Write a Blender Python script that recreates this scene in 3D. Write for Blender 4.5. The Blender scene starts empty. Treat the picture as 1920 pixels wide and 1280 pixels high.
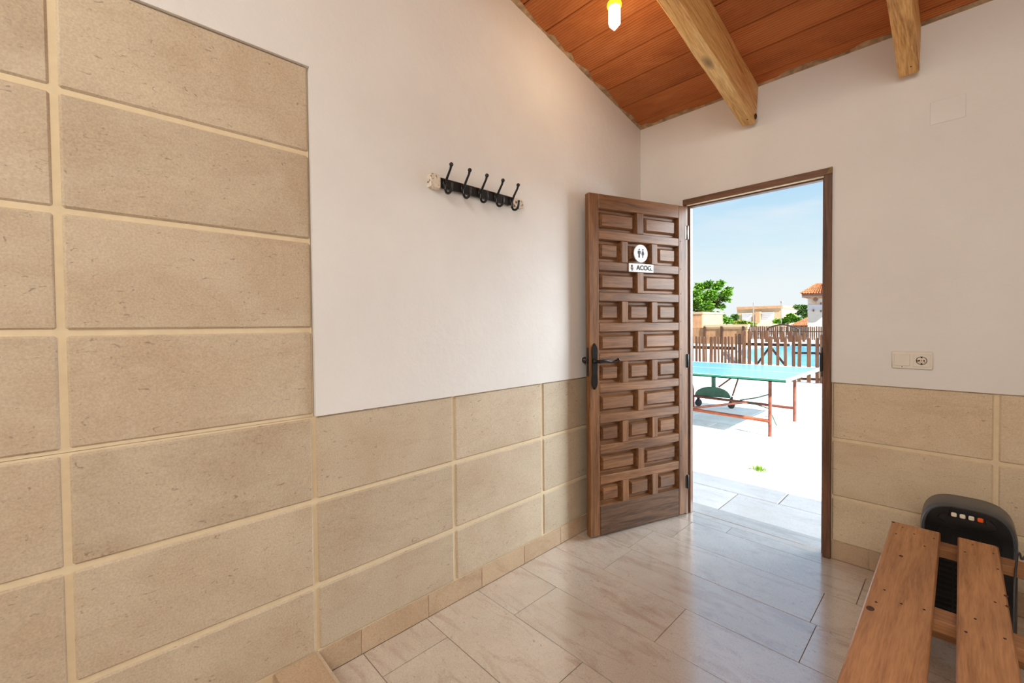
import bpy, bmesh, math, random
from mathutils import Vector, Matrix, Euler
from math import pi, sin, cos, radians as RAD

random.seed(11)
SC = bpy.context.scene
COL = SC.collection

# ------------------------------------------------------------------ camera
CAM = Vector((1.58814, -2.81724, 1.26))
YAW, PIT, ROLL = 0.807893, -0.020524, -0.009848
FPX, PPX, PPY = 807.272, 956.484, 627.878
FW = Vector((-sin(YAW) * cos(PIT), cos(YAW) * cos(PIT), sin(PIT)))
R0 = Vector((cos(YAW), sin(YAW), 0)); U0 = R0.cross(FW)
RT = cos(ROLL) * R0 + sin(ROLL) * U0
UP = -sin(ROLL) * R0 + cos(ROLL) * U0
cd = bpy.data.cameras.new('camera'); cam = bpy.data.objects.new('camera', cd); COL.objects.link(cam)
cam.matrix_world = Matrix(((RT.x, UP.x, -FW.x, CAM.x), (RT.y, UP.y, -FW.y, CAM.y), (RT.z, UP.z, -FW.z, CAM.z), (0, 0, 0, 1)))
cd.sensor_width = 36; cd.lens = FPX / 1920 * 36
cd.shift_x = (960 - PPX) / 1920; cd.shift_y = (PPY - 640) / 1920
cd.clip_start = 0.02; cd.clip_end = 500
SC.camera = cam


def at(u, v, Y):
    """world point on the vertical plane y = Y seen at a photo position"""
    r = FW + RT * ((u - PPX) / FPX) - UP * ((v - PPY) / FPX)
    return CAM + r * ((Y - CAM.y) / r.y)


# ------------------------------------------------------------------ sky, sun, lamps, exposure
SC.view_settings.view_transform = 'Standard'; SC.view_settings.look = 'None'
SC.view_settings.exposure = 0.4; SC.view_settings.gamma = 1.0
SC.view_settings.use_curve_mapping = False
try:
    SC.cycles.max_bounces = 10; SC.cycles.diffuse_bounces = 6; SC.cycles.sample_clamp_indirect = 6
except Exception:
    pass

world = bpy.data.worlds.new('sky'); SC.world = world; world.use_nodes = True
wt = world.node_tree; wt.nodes.clear()
wo = wt.nodes.new('ShaderNodeOutputWorld'); wb = wt.nodes.new('ShaderNodeBackground')
tc = wt.nodes.new('ShaderNodeTexCoord'); sx = wt.nodes.new('ShaderNodeSeparateXYZ')
wt.links.new(tc.outputs['Generated'], sx.inputs[0])
rp = wt.nodes.new('ShaderNodeValToRGB'); e = rp.color_ramp.elements
e[0].position = 0.0; e[0].color = (0.93, 0.985, 1.0, 1)
e[1].position = 1.0; e[1].color = (0.16, 0.40, 0.86, 1)
for p, c in ((0.08, (0.89, 0.975, 1.0, 1)), (0.17, (0.70, 0.90, 1.0, 1)), (0.27, (0.49, 0.76, 0.99, 1)), (0.5, (0.34, 0.62, 0.95, 1))):
    k = e.new(p); k.color = c
wt.links.new(sx.outputs['Z'], rp.inputs[0])
mp = wt.nodes.new('ShaderNodeMapping'); mp.inputs['Scale'].default_value = (2.2, 2.2, 11)
mp.inputs['Rotation'].default_value = (0.0, 0.16, 0.5)
nz = wt.nodes.new('ShaderNodeTexNoise'); nz.inputs['Scale'].default_value = 1.6; nz.inputs['Detail'].default_value = 5
nz.inputs['Distortion'].default_value = 0.6
wt.links.new(tc.outputs['Generated'], mp.inputs[0]); wt.links.new(mp.outputs[0], nz.inputs['Vector'])
cr = wt.nodes.new('ShaderNodeValToRGB'); cr.color_ramp.elements[0].position = 0.45; cr.color_ramp.elements[1].position = 0.8
cr.color_ramp.elements[1].color = (0.6, 0.6, 0.6, 1)
wt.links.new(nz.outputs['Fac'], cr.inputs[0])
mx = wt.nodes.new('ShaderNodeMix'); mx.data_type = 'RGBA'; mx.inputs[7].default_value = (0.93, 0.97, 1.0, 1)
wt.links.new(cr.outputs[0], mx.inputs[0]); wt.links.new(rp.outputs[0], mx.inputs[6])
wt.links.new(mx.outputs[2], wb.inputs['Color']); wb.inputs['Strength'].default_value = 0.72
wt.links.new(wb.outputs[0], wo.inputs[0])


def lamp(name, kind, loc, energy, color, direction=None, **kw):
    d = bpy.data.lights.new(name, kind); d.energy = energy; d.color = color
    for k, v in kw.items(): setattr(d, k, v)
    o = bpy.data.objects.new(name, d); COL.objects.link(o); o.location = loc
    if direction is not None: o.rotation_euler = Vector(direction).to_track_quat('-Z', 'Y').to_euler()
    return o


lamp('sun', 'SUN', (6, -4, 8), 12.5, (1.0, 0.97, 0.92), (-1.06, 0.33, -1.0), angle=0.009)
# added soft lamp boosting the doorway light, aimed by the door leaf's shadow
lamp('door_fill', 'SUN', (4, 5, 3), 9.5, (0.82, 0.94, 1.0), (-0.60, -0.79, -0.07), angle=RAD(60))
# unseen area fills added behind the camera to brighten the room, no fixtures built
lamp('rear_fill', 'AREA', (1.9, -4.3, 3.0), 43, (0.97, 1.0, 0.94), (-0.35, 0.75, -0.75), shape='RECTANGLE', size=1.8, size_y=1.0)
lamp('side_fill', 'AREA', (2.75, -3.9, 1.9), 12, (1.0, 0.985, 0.93), (-1.0, 0.45, -0.1), shape='RECTANGLE', size=1.3, size_y=0.9)


# ------------------------------------------------------------------ mesh helpers
class MB:
    def __init__(s): s.v = []; s.f = []; s.m = []

    def add(s, vs, fs, mi=0):
        b = len(s.v); s.v += [tuple(p) for p in vs]
        for f in fs: s.f.append([b + i for i in f]); s.m.append(mi)

    def box(s, lo, hi, bev=0.0, mi=0, M=None):
        lo, hi = [min(a, b) for a, b in zip(lo, hi)], [max(a, b) for a, b in zip(lo, hi)]
        P = []; F = []
        if bev <= 0:
            for i in range(8): P.append(Vector((hi[0] if i & 1 else lo[0], hi[1] if i & 2 else lo[1], hi[2] if i & 4 else lo[2])))
            F = [(0, 2, 3, 1), (4, 5, 7, 6), (0, 1, 5, 4), (2, 6, 7, 3), (0, 4, 6, 2), (1, 3, 7, 5)]
        else:
            bev = min([bev] + [(h - l) * 0.49 for l, h in zip(lo, hi)])
            for i in range(8):
                c = [hi[k] if i >> k & 1 else lo[k] for k in range(3)]
                sg = [-1 if i >> k & 1 else 1 for k in range(3)]
                for k in range(3):      # vertex lying on the face of axis k
                    P.append(Vector([c[j] if j == k else c[j] + sg[j] * bev for j in range(3)]))
            q = lambda i, k: i * 3 + k
            for k in range(3):
                a, b = (k + 1) % 3, (k + 2) % 3
                for side in (0, 1):
                    o = side << k
                    F.append([q(o, k), q(o | 1 << a, k), q(o | 1 << a | 1 << b, k), q(o | 1 << b, k)])
                for c1 in (0, 1):
                    for c2 in (0, 1):
                        o = c1 << a | c2 << b
                        F.append([q(o, a), q(o | 1 << k, a), q(o | 1 << k, b), q(o, b)])
            for i in range(8): F.append([q(i, 0), q(i, 1), q(i, 2)])
        if M is not None: P = [M @ p for p in P]
        s.add(P, F, mi)

    def tube(s, pts, rad, n=8, mi=0, closed=False):
        pts = [Vector(p) for p in pts]; N = len(pts)
        if not hasattr(rad, '__len__'): rad = [rad] * N
        ref = None; V = []
        for i in range(N):
            if closed: t = pts[(i + 1) % N] - pts[i - 1]
            else: t = pts[min(i + 1, N - 1)] - pts[max(i - 1, 0)]
            t.normalize()
            if ref is None:
                ref = Vector((0, 0, 1)) if abs(t.z) < 0.9 else Vector((1, 0, 0))
            a = t.cross(ref).normalized(); b = a.cross(t).normalized(); ref = b
            for j in range(n):
                w = 2 * pi * j / n
                V.append(pts[i] + (a * cos(w) + b * sin(w)) * rad[i])
        F = []
        for i in range(N if closed else N - 1):
            for j in range(n):
                i2 = (i + 1) % N
                F.append((i * n + j, i * n + (j + 1) % n, i2 * n + (j + 1) % n, i2 * n + j))
        if not closed:
            F.append(list(range(n))[::-1]); F.append([(N - 1) * n + j for j in range(n)])
        s.add(V, F, mi)

    def lathe(s, prof, n=20, M=None, mi=0):
        V = []; F = []
        for r, z in prof:
            for j in range(n):
                w = 2 * pi * j / n; V.append(Vector((r * cos(w), r * sin(w), z)))
        for i in range(len(prof) - 1):
            for j in range(n): F.append((i * n + j, i * n + (j + 1) % n, (i + 1) * n + (j + 1) % n, (i + 1) * n + j))
        F.append(list(range(n))[::-1]); F.append([(len(prof) - 1) * n + j for j in range(n)])
        if M is not None: V = [M @ p for p in V]
        s.add(V, F, mi)

    def prism(s, poly, d0, d1, M=None, bev=0.0, mi=0):
        """poly in local xy, extruded along local z from d0 to d1; bev shrinks the d1 end"""
        n = len(poly); layers = [(d0, poly)]
        if bev > 0:
            c = Vector((sum(p[0] for p in poly) / n, sum(p[1] for p in poly) / n))
            R = max((Vector(p) - c).length for p in poly); k = 1 - bev / R
            sh = [tuple(c + (Vector(p) - c) * k) for p in poly]
            layers += [(d1 - math.copysign(bev, d1 - d0), poly), (d1, sh)]
        else: layers += [(d1, poly)]
        V = [Vector((p[0], p[1], z)) for z, q in layers for p in q]; F = []
        for i in range(len(layers) - 1):
            for j in range(n): F.append((i * n + j, i * n + (j + 1) % n, (i + 1) * n + (j + 1) % n, (i + 1) * n + j))
        F.append(list(range(n))[::-1]); F.append([(len(layers) - 1) * n + j for j in range(n)])
        if M is not None: V = [M @ p for p in V]
        s.add(V, F, mi)

    def ball(s, c, r, n=12, m=8, sc=(1, 1, 1), mi=0):
        prof = [(max(1e-4, r * sin(pi * i / m)), -r * cos(pi * i / m)) for i in range(m + 1)]
        s.lathe(prof, n, Matrix.Translation(c) @ Matrix.Diagonal((*sc, 1)), mi)

    def mesh(s, name, mats, smooth=None):
        me = bpy.data.meshes.new(name); me.from_pydata(s.v, [], s.f)
        if not isinstance(mats, (list, tuple)): mats = [mats]
        for m in mats: me.materials.append(m)
        me.polygons.foreach_set('material_index', s.m)
        bm = bmesh.new(); bm.from_mesh(me); bmesh.ops.recalc_face_normals(bm, faces=bm.faces); bm.to_mesh(me); bm.free()
        if smooth is not None:
            me.polygons.foreach_set('use_smooth', [True] * len(me.polygons))
            me.set_sharp_from_angle(angle=RAD(smooth))
        me.update()
        return me

    def build(s, name, mats, parent=None, smooth=None, loc=None, rot=None):
        return link(name, s.mesh(name, mats, smooth), parent, loc, rot)


def link(name, me, parent=None, loc=None, rot=None):
    o = bpy.data.objects.new(name, me); COL.objects.link(o)
    if parent is not None: o.parent = parent
    if loc is not None: o.location = loc
    if rot is not None: o.rotation_euler = rot
    return o


def tag(o, label=None, cat=None, group=None, kind=None):
    if label: o['label'] = label
    if cat: o['category'] = cat
    if group: o['group'] = group
    if kind: o['kind'] = kind
    return o


def thing(name, label, cat, loc=(0, 0, 0), rot=(0, 0, 0), group=None, kind=None):
    return tag(link(name, None, None, loc, rot), label, cat, group, kind)


def onebox(name, lo, hi, mats, parent=None, bev=0.0):
    m = MB(); c = [(a + b) / 2 for a, b in zip(lo, hi)]
    m.box([a - k for a, k in zip(lo, c)], [b - k for b, k in zip(hi, c)], bev)
    return m.build(name, mats, parent, loc=c)


CACHE = {}


def piece(name, lo, hi, mat, parent, bev=0.0, rot=None):
    """a box piece sharing mesh data with every alike piece"""
    d = tuple(round(b - a, 4) for a, b in zip(lo, hi)); key = (name, d, mat.name, bev)
    if key not in CACHE:
        m = MB(); m.box([-x / 2 for x in d], [x / 2 for x in d], bev); CACHE[key] = m.mesh(name, mat)
    return link(name, CACHE[key], parent, [(a + b) / 2 for a, b in zip(lo, hi)], rot)


# ------------------------------------------------------------------ materials
def lin(r, g, b):
    f = lambda c: c / 12.92 if c <= 0.04045 else ((c + 0.055) / 1.055) ** 2.4
    return (f(r / 255), f(g / 255), f(b / 255), 1)


class N:
    def __init__(s, name):
        s.mat = bpy.data.materials.new(name); s.mat.use_nodes = True; s.t = s.mat.node_tree
        s.b = s.t.nodes['Principled BSDF']

    def n(s, kind, **kw):
        x = s.t.nodes.new(kind)
        for k, v in kw.items():
            if k in x.inputs: x.inputs[k].default_value = v
            else: setattr(x, k, v)
        return x

    def l(s, a, b): s.t.links.new(a, b)

    def coords(s, scale=(1, 1, 1), rnd=True, rot=(0, 0, 0)):
        tc = s.n('ShaderNodeTexCoord'); src = tc.outputs['Object']
        if rnd:
            oi = s.n('ShaderNodeObjectInfo'); ml = s.n('ShaderNodeVectorMath', operation='SCALE')
            cb = s.n('ShaderNodeCombineXYZ'); s.l(oi.outputs['Random'], cb.inputs[0])
            m2 = s.n('ShaderNodeMath', operation='FRACT'); m3 = s.n('ShaderNodeMath', operation='MULTIPLY'); m3.inputs[1].default_value = 7.31
            s.l(oi.outputs['Random'], m3.inputs[0]); s.l(m3.outputs[0], m2.inputs[0]); s.l(m2.outputs[0], cb.inputs[1])
            m4 = s.n('ShaderNodeMath', operation='MULTIPLY'); m4.inputs[1].default_value = 0.6; s.l(m2.outputs[0], m4.inputs[0]); s.l(m4.outputs[0], cb.inputs[2])
            s.l(cb.outputs[0], ml.inputs[0]); ml.inputs['Scale'].default_value = 23.0
            ad = s.n('ShaderNodeVectorMath', operation='ADD'); s.l(src, ad.inputs[0]); s.l(ml.outputs[0], ad.inputs[1]); src = ad.outputs[0]
            s.rand = oi.outputs['Random']
        mp = s.n('ShaderNodeMapping'); mp.inputs['Scale'].default_value = scale; mp.inputs['Rotation'].default_value = rot
        s.l(src, mp.inputs[0]); return mp.outputs[0]

    def noise(s, vec, scale, detail=4, rough=0.55, dist=0.0):
        x = s.n('ShaderNodeTexNoise'); x.inputs['Scale'].default_value = scale; x.inputs['Detail'].default_value = detail
        x.inputs['Roughness'].default_value = rough; x.inputs['Distortion'].default_value = dist
        s.l(vec, x.inputs['Vector']); return x.outputs['Fac']

    def ramp(s, fac, stops):
        r = s.n('ShaderNodeValToRGB'); e = r.color_ramp.elements
        e[0].position, e[0].color = stops[0]; e[1].position, e[1].color = stops[-1]
        for p, c in stops[1:-1]: k = e.new(p); k.color = c
        s.l(fac, r.inputs[0]); return r.outputs[0]

    def mix(s, fac, a, b, mode='MIX'):
        m = s.n('ShaderNodeMix', data_type='RGBA', blend_type=mode)
        for i, v in ((0, fac), (6, a), (7, b)):
            if isinstance(v, (int, float)): m.inputs[i].default_value = v
            elif isinstance(v, tuple): m.inputs[i].default_value = v
            else: s.l(v, m.inputs[i])
        return m.outputs[2]

    def bump(s, h, strength=0.2, dist=0.01):
        b = s.n('ShaderNodeBump'); b.inputs['Strength'].default_value = strength; b.inputs['Distance'].default_value = dist
        s.l(h, b.inputs['Height']); s.l(b.outputs[0], s.b.inputs['Normal'])

    def vary(s, col, amt=0.12):
        m = s.n('ShaderNodeMapRange'); m.inputs['To Min'].default_value = 1 - amt; m.inputs['To Max'].default_value = 1 + amt * 0.6
        s.l(s.rand, m.inputs['Value']); h = s.n('ShaderNodeHueSaturation')
        s.l(m.outputs[0], h.inputs['Value']); s.l(col, h.inputs['Color']); return h.outputs[0]

    def done(s, col=None, rough=0.6, spec=0.4, metal=0.0):
        if col is not None:
            if isinstance(col, tuple): s.b.inputs['Base Color'].default_value = col
            else: s.l(col, s.b.inputs['Base Color'])
        if isinstance(rough, (int, float)): s.b.inputs['Roughness'].default_value = rough
        else: s.l(rough, s.b.inputs['Roughness'])
        s.b.inputs['Specular IOR Level'].default_value = spec; s.b.inputs['Metallic'].default_value = metal
        return s.mat


def plain(name, rgb, rough=0.5, spec=0.4, metal=0.0, grain=0.06, gscale=30):
    m = N(name); v = m.coords(rnd=False)
    f = m.noise(v, gscale, 3); c = lin(*rgb)
    d = tuple(x * (1 - grain * 2) for x in c[:3]) + (1,)
    u = tuple(min(1, x * (1 + grain)) for x in c[:3]) + (1,)
    return m.done(m.ramp(f, [(0.3, d), (0.7, u)]), rough, spec, metal)


def stone(name, base, warm, dark, rough=0.42, spec=0.4, axis='y', vein=0.5, pits=1.0, var=0.06, bumps=0.05):
    m = N(name)
    s = {'y': (6, 1.6, 6), 'x': (1.6, 6, 6), 'none': (2, 2, 2)}[axis]
    v = m.coords((1, 1, 1)); vs = m.coords(s)
    big = m.noise(v, 3.2, 5, 0.6, 0.4)
    col = m.ramp(big, [(0.28, lin(*warm)), (0.52, lin(*base)), (0.78, lin(*[min(255, c * 1.05) for c in base]))])
    st = m.noise(vs, 2.0, 8, 0.66, 1.1)
    veil = m.ramp(st, [(0.52, (0, 0, 0, 1)), (0.72, (vein,) * 3 + (1,))])
    col = m.mix(veil, col, lin(*dark))
    vp = m.coords({'y': (1, 0.45, 1), 'x': (0.45, 1, 1), 'none': (1, 1, 1)}[axis])
    pn = m.noise(vp, 75, 3, 0.5, 1.4)
    pt = m.ramp(pn, [(0.655, (0, 0, 0, 1)), (0.72, (0.55 * pits,) * 3 + (1,))])
    col = m.mix(pt, col, lin(*[c * 0.62 for c in dark]))
    fine = m.noise(v, 190, 2, 0.5)
    sp = m.noise(vp, 38, 5, 0.7, 2.0)
    col = m.mix(m.ramp(sp, [(0.60, (0, 0, 0, 1)), (0.70, (0.30 * pits,) * 3 + (1,))]), col, lin(*[c * 0.8 for c in dark]))
    lt = m.noise(v, 6.5, 5, 0.65, 0.8)
    col = m.mix(m.ramp(lt, [(0.56, (0, 0, 0, 1)), (0.74, (0.35,) * 3 + (1,))]), col, lin(*[min(255, c * 1.09) for c in base]))
    col = m.mix(0.16, col, m.ramp(fine, [(0.3, (0.25, 0.2, 0.15, 1)), (0.7, (1, 0.95, 0.88, 1))]), 'OVERLAY')
    col = m.vary(col, var)
    m.bump(pn, bumps, 0.004)
    return m.done(col, rough, spec)


def wood(name, light, mid, dark, axis='x', rough=0.5, spec=0.35, ring=5.0, knots=0.0, streak=0.6, var=0.14, coat=0.0):
    m = N(name)
    k = {'x': (0.06, 1, 1), 'y': (1, 0.06, 1), 'z': (1, 1, 0.06)}[axis]
    v = m.coords(k); w = m.coords(tuple(0.35 + 0.65 * c for c in k))
    wav = m.noise(v, ring * 4, 6, 0.6, 1.3)
    col = m.ramp(wav, [(0.30, lin(*dark)), (0.46, lin(*mid)), (0.62, lin(*light)), (0.78, lin(*mid))])
    fine = m.noise(v, ring * 28, 3, 0.6)
    col = m.mix(streak * 0.5, col, m.ramp(fine, [(0.35, lin(*dark)), (0.6, lin(*light))]))
    blot = m.noise(w, 5, 3, 0.5, 0.5)
    col = m.mix(0.35, col, m.ramp(blot, [(0.3, (0.3, 0.27, 0.25, 1)), (0.7, (0.75, 0.73, 0.7, 1))]), 'OVERLAY')
    if knots:
        vo = m.n('ShaderNodeTexVoronoi'); kk = tuple(1.0 if c == 1 else 0.4 for c in k)
        vv = m.coords(kk); m.l(vv, vo.inputs['Vector']); vo.inputs['Scale'].default_value = 5.5
        col = m.mix(m.ramp(vo.outputs['Distance'], [(0.05, (knots,) * 3 + (1,)), (0.16, (0, 0, 0, 1))]), col, lin(*[c * 0.45 for c in dark]))
    col = m.vary(col, var)
    m.bump(fine, 0.12, 0.003)
    return m.done(col, rough, spec)


M = {}
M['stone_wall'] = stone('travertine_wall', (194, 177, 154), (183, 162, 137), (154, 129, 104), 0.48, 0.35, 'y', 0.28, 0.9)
M['stone_wallx'] = stone('travertine_wall_x', (212, 192, 164), (203, 180, 150), (174, 148, 118), 0.48, 0.35, 'x', 0.28, 0.9)  # same stone, colour lightened to make up for weaker light on the back wall
M['stone_base'] = stone('travertine_skirting', (190, 164, 136), (178, 150, 120), (142, 108, 78), 0.45, 0.35, 'none', 0.5, 0.7)
M['stone_floor'] = stone('marble_floor', (206, 192, 179), (196, 180, 165), (154, 122, 97), 0.21, 0.9, 'x', 0.55, 0.8, 0.05, 0.03)
fb_ = M['stone_floor'].node_tree.nodes['Principled BSDF']
fb_.inputs['Coat Weight'].default_value = 1.0; fb_.inputs['Coat Roughness'].default_value = 0.17; fb_.inputs['Coat IOR'].default_value = 2.4
M['grout'] = plain('grout', (224, 204, 170), 0.8, 0.2, grain=0.03, gscale=30)
M['floor_grout'] = plain('floor_grout', (140, 120, 102), 0.8, 0.2, grain=0.1)


def plaster():
    m = N('white_plaster'); v = m.coords(rnd=False)
    c = m.ramp(m.noise(v, 2.2, 4), [(0.3, lin(225, 220, 216)), (0.7, lin(232, 228, 224))])
    h = m.noise(v, 26, 6, 0.6, 0.3); m.bump(h, 0.16, 0.012)
    return m.done(c, 0.85, 0.2)


M['plaster'] = plaster()


def rasilla():
    m = N('terracotta_board'); v = m.coords((0.35, 1, 1)); o = m.coords((1, 1, 1), rnd=False)
    c = m.ramp(m.noise(v, 7, 6, 0.65, 0.7), [(0.28, lin(150, 84, 42)), (0.5, lin(182, 108, 56)), (0.75, lin(204, 132, 78))])
    wv = m.n('ShaderNodeTexWave', wave_type='BANDS', bands_direction='Y'); wv.inputs['Scale'].default_value = 21
    wv.inputs['Distortion'].default_value = 0.5; wv.inputs['Detail'].default_value = 1; m.l(o, wv.inputs['Vector'])
    c = m.mix(0.30, c, m.ramp(wv.outputs['Fac'], [(0.1, lin(120, 56, 24)), (0.5, lin(200, 112, 58))]))
    smear = m.ramp(m.noise(m.coords((1, 2.4, 1)), 9, 6, 0.7, 1.0), [(0.66, (0, 0, 0, 1)), (0.8, (0.35, 0.35, 0.35, 1))])
    c = m.mix(smear, c, lin(206, 160, 122)); c = m.vary(c, 0.12)
    m.bump(wv.outputs['Fac'], 0.35, 0.004)
    return m.done(c, 0.75, 0.25)


M['rasilla'] = rasilla()
M['mortar'] = plain('grey_mortar', (176, 148, 116), 0.9, 0.1, grain=0.25, gscale=25)
M['deck'] = plain('roof_deck', (96, 60, 38), 0.9, 0.1)
M['beam'] = wood('pine_beam', (248, 204, 140), (230, 176, 106), (138, 84, 36), 'y', 0.55, 0.3, 6, 0.85, 0.7, 0.05)
M['doorz'] = wood('walnut_stile', (142, 98, 62), (112, 74, 44), (62, 38, 22), 'z', 0.4, 0.4, 7)
M['doorx'] = wood('walnut_rail', (142, 98, 62), (112, 74, 44), (62, 38, 22), 'x', 0.4, 0.4, 7)
M['scuffed'] = wood('scuffed_rail', (116, 84, 58), (84, 56, 36), (48, 31, 20), 'x', 0.6, 0.3, 9)
M['framez'] = wood('frame_post_wood', (124, 86, 62), (100, 68, 48), (64, 41, 28), 'z', 0.42, 0.4, 7)
M['framex'] = wood('frame_head_wood', (124, 86, 62), (100, 68, 48), (64, 41, 28), 'x', 0.42, 0.4, 7)
M['pale_strip'] = plain('cream_bounce_light', (236, 220, 188), 0.6, 0.3)  # cream colour paints light bounced onto the bare lip of the frame head
M['rawwood'] = plain('raw_corner_wood', (150, 122, 84), 0.8, 0.2, grain=0.2)
M['bench'] = wood('bench_pine', (190, 138, 92), (168, 118, 76), (132, 86, 50), 'y', 0.42, 0.4, 8, 0.0, 0.6, 0.05)
M['benchx'] = wood('bench_batten_pine', (180, 130, 88), (160, 110, 70), (126, 82, 48), 'x', 0.45, 0.4, 5)
M['benchz'] = wood('bench_leg_pine', (150, 98, 56), (130, 80, 44), (98, 58, 30), 'z', 0.5, 0.35, 5)
M['iron'] = plain('black_iron', (22, 20, 19), 0.38, 0.5, 0.0, 0.1)
M['iron_gloss'] = plain('black_forged_iron', (30, 31, 32), 0.25, 0.6, 0.3, 0.1)
M['nail'] = plain('rusty_nail', (42, 28, 20), 0.6, 0.4)
M['knot'] = plain('wood_knot', (88, 50, 26), 0.55, 0.3, grain=0.3, gscale=90)
M['white'] = plain('white_plastic', (228, 220, 208), 0.35, 0.5, grain=0.01)
M['sign'] = plain('white_sign', (240, 242, 244), 0.4, 0.4, grain=0.01)
M['ink'] = plain('dark_ink', (46, 46, 52), 0.5, 0.3)
M['inkred'] = plain('orange_red_ink', (196, 110, 70), 0.5, 0.3)
M['hole'] = plain('dark_hole', (28, 24, 20), 0.7, 0.2)
M['steel'] = plain('worn_steel', (170, 166, 160), 0.35, 0.5, 0.9)
M['chipped'] = None


def chipped():
    m = N('chipped_white_paint'); v = m.coords(rnd=False)
    f = m.noise(v, 62, 3, 0.6, 0.8)
    c = m.ramp(f, [(0.36, lin(50, 46, 42)), (0.42, lin(214, 198, 178)), (0.7, lin(232, 220, 204))])
    m.bump(f, 0.5, 0.006)
    return m.done(c, 0.5, 0.4)


M['chipped'] = chipped()
M['heater_black'] = plain('black_plastic', (20, 21, 23), 0.28, 0.5, grain=0.05)
M['heater_dark'] = plain('dark_grille_plastic', (12, 12, 13), 0.4, 0.4)
M['heater_grey'] = plain('grey_plastic', (70, 73, 77), 0.34, 0.5, grain=0.03)
M['button_white'] = plain('cream_button', (226, 218, 200), 0.4, 0.4, grain=0.02)
M['button_orange'] = plain('orange_button', (240, 92, 24), 0.4, 0.4, grain=0.02)
M['cord'] = plain('grey_cord', (60, 58, 56), 0.4, 0.5)


def emit(name, rgb, strength):
    m = N(name); m.b.inputs['Emission Color'].default_value = lin(*rgb); m.b.inputs['Emission Strength'].default_value = strength
    return m.done(lin(*rgb), 0.3)


M['glow'] = emit('glowing_glass', (255, 236, 190), 9.0)
M['glow_rim'] = emit('amber_glass_rim', (255, 196, 40), 1.3)
# outdoors
M['paving'] = stone('sunny_paving', (206, 201, 198), (198, 192, 187), (154, 143, 135), 0.8, 0.2, 'x', 0.35, 0.6)
M['paving_gap'] = plain('paving_joint', (150, 136, 122), 0.9, 0.1)
M['fencewood'] = wood('fence_wood', (104, 76, 56), (86, 58, 42), (58, 38, 28), 'z', 0.75, 0.2, 5)
M['fencewoodx'] = wood('fence_rail_wood', (78, 56, 44), (62, 44, 34), (44, 30, 24), 'x', 0.75, 0.2, 5)
M['reed'] = wood('reed_screen', (160, 128, 98), (142, 110, 82), (110, 78, 56), 'z', 0.85, 0.1, 9)
M['peach'] = plain('peach_render', (170, 132, 100), 0.9, 0.1, grain=0.1, gscale=3)
M['cream'] = plain('cream_render', (170, 148, 118), 0.9, 0.1, grain=0.04, gscale=3)
M['whitewall'] = plain('white_render', (190, 186, 180), 0.9, 0.1, grain=0.03, gscale=2)
M['shade_grey'] = plain('grey_band_render', (176, 178, 186), 0.9, 0.1, grain=0.03)
M['rooftile'] = plain('clay_roof_tile', (156, 98, 66), 0.85, 0.1, grain=0.25, gscale=4)
M['roofwood'] = plain('eave_wood', (120, 96, 84), 0.8, 0.1)
M['shutter'] = plain('white_shutter', (238, 236, 232), 0.6, 0.2, grain=0.02)
M['table_top'] = plain('blue_table_top', (84, 148, 174), 0.16, 0.6, grain=0.04, gscale=4)
M['table_edge'] = plain('green_table_edge', (40, 116, 90), 0.4, 0.4)
M['table_mint'] = plain('pale_mint_edge', (110, 176, 154), 0.4, 0.4)
M['table_line'] = plain('white_table_line', (224, 240, 238), 0.4, 0.4)
M['rust'] = plain('rusty_red_tube', (122, 68, 52), 0.6, 0.3, grain=0.25, gscale=9)
M['rust_bright'] = plain('orange_rust_tube', (160, 84, 54), 0.6, 0.3, grain=0.2, gscale=9)
M['green_metal'] = plain('green_painted_metal', (70, 104, 84), 0.5, 0.3, grain=0.15, gscale=7)
M['pale_green'] = plain('faded_green_paint', (150, 184, 146), 0.7, 0.2, grain=0.25, gscale=12)
M['rubber'] = plain('black_rubber', (34, 30, 30), 0.7, 0.2)
M['greypole'] = plain('grey_pole', (150, 140, 134), 0.6, 0.3)


def leafmat(name, a, b, c):
    m = N(name); v = m.coords(rnd=False)
    col = m.ramp(m.noise(v, 0.9, 5, 0.7), [(0.3, lin(*a)), (0.5, lin(*b)), (0.72, lin(*c))])
    m.b.inputs['Subsurface Weight'].default_value = 0.0
    return m.done(col, 0.6, 0.3)


M['leaf'] = leafmat('bright_leaf', (44, 84, 32), (88, 134, 34), (132, 168, 48))
M['leaf_dark'] = leafmat('dark_leaf', (44, 74, 38), (68, 100, 44), (94, 122, 58))
M['leaf_yel'] = leafmat('yellow_green_leaf', (96, 124, 36), (122, 144, 44), (146, 158, 66))
M['grass'] = leafmat('grass_blade', (74, 108, 26), (98, 134, 32), (120, 150, 44))
M['bark'] = wood('tree_bark', (120, 96, 76), (98, 78, 60), (66, 50, 40), 'z', 0.9, 0.1, 4)


def water():
    m = N('pool_water'); v = m.coords((1, 1, 1), rnd=False)
    f = m.noise(v, 0.35, 4, 0.6, 0.4)
    c = m.ramp(f, [(0.3, lin(18, 130, 188)), (0.55, lin(40, 166, 212)), (0.8, lin(78, 192, 224))])
    m.bump(m.noise(v, 3, 3), 0.06, 0.05)
    return m.done(c, 0.12, 0.3)


M['water'] = water()

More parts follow.
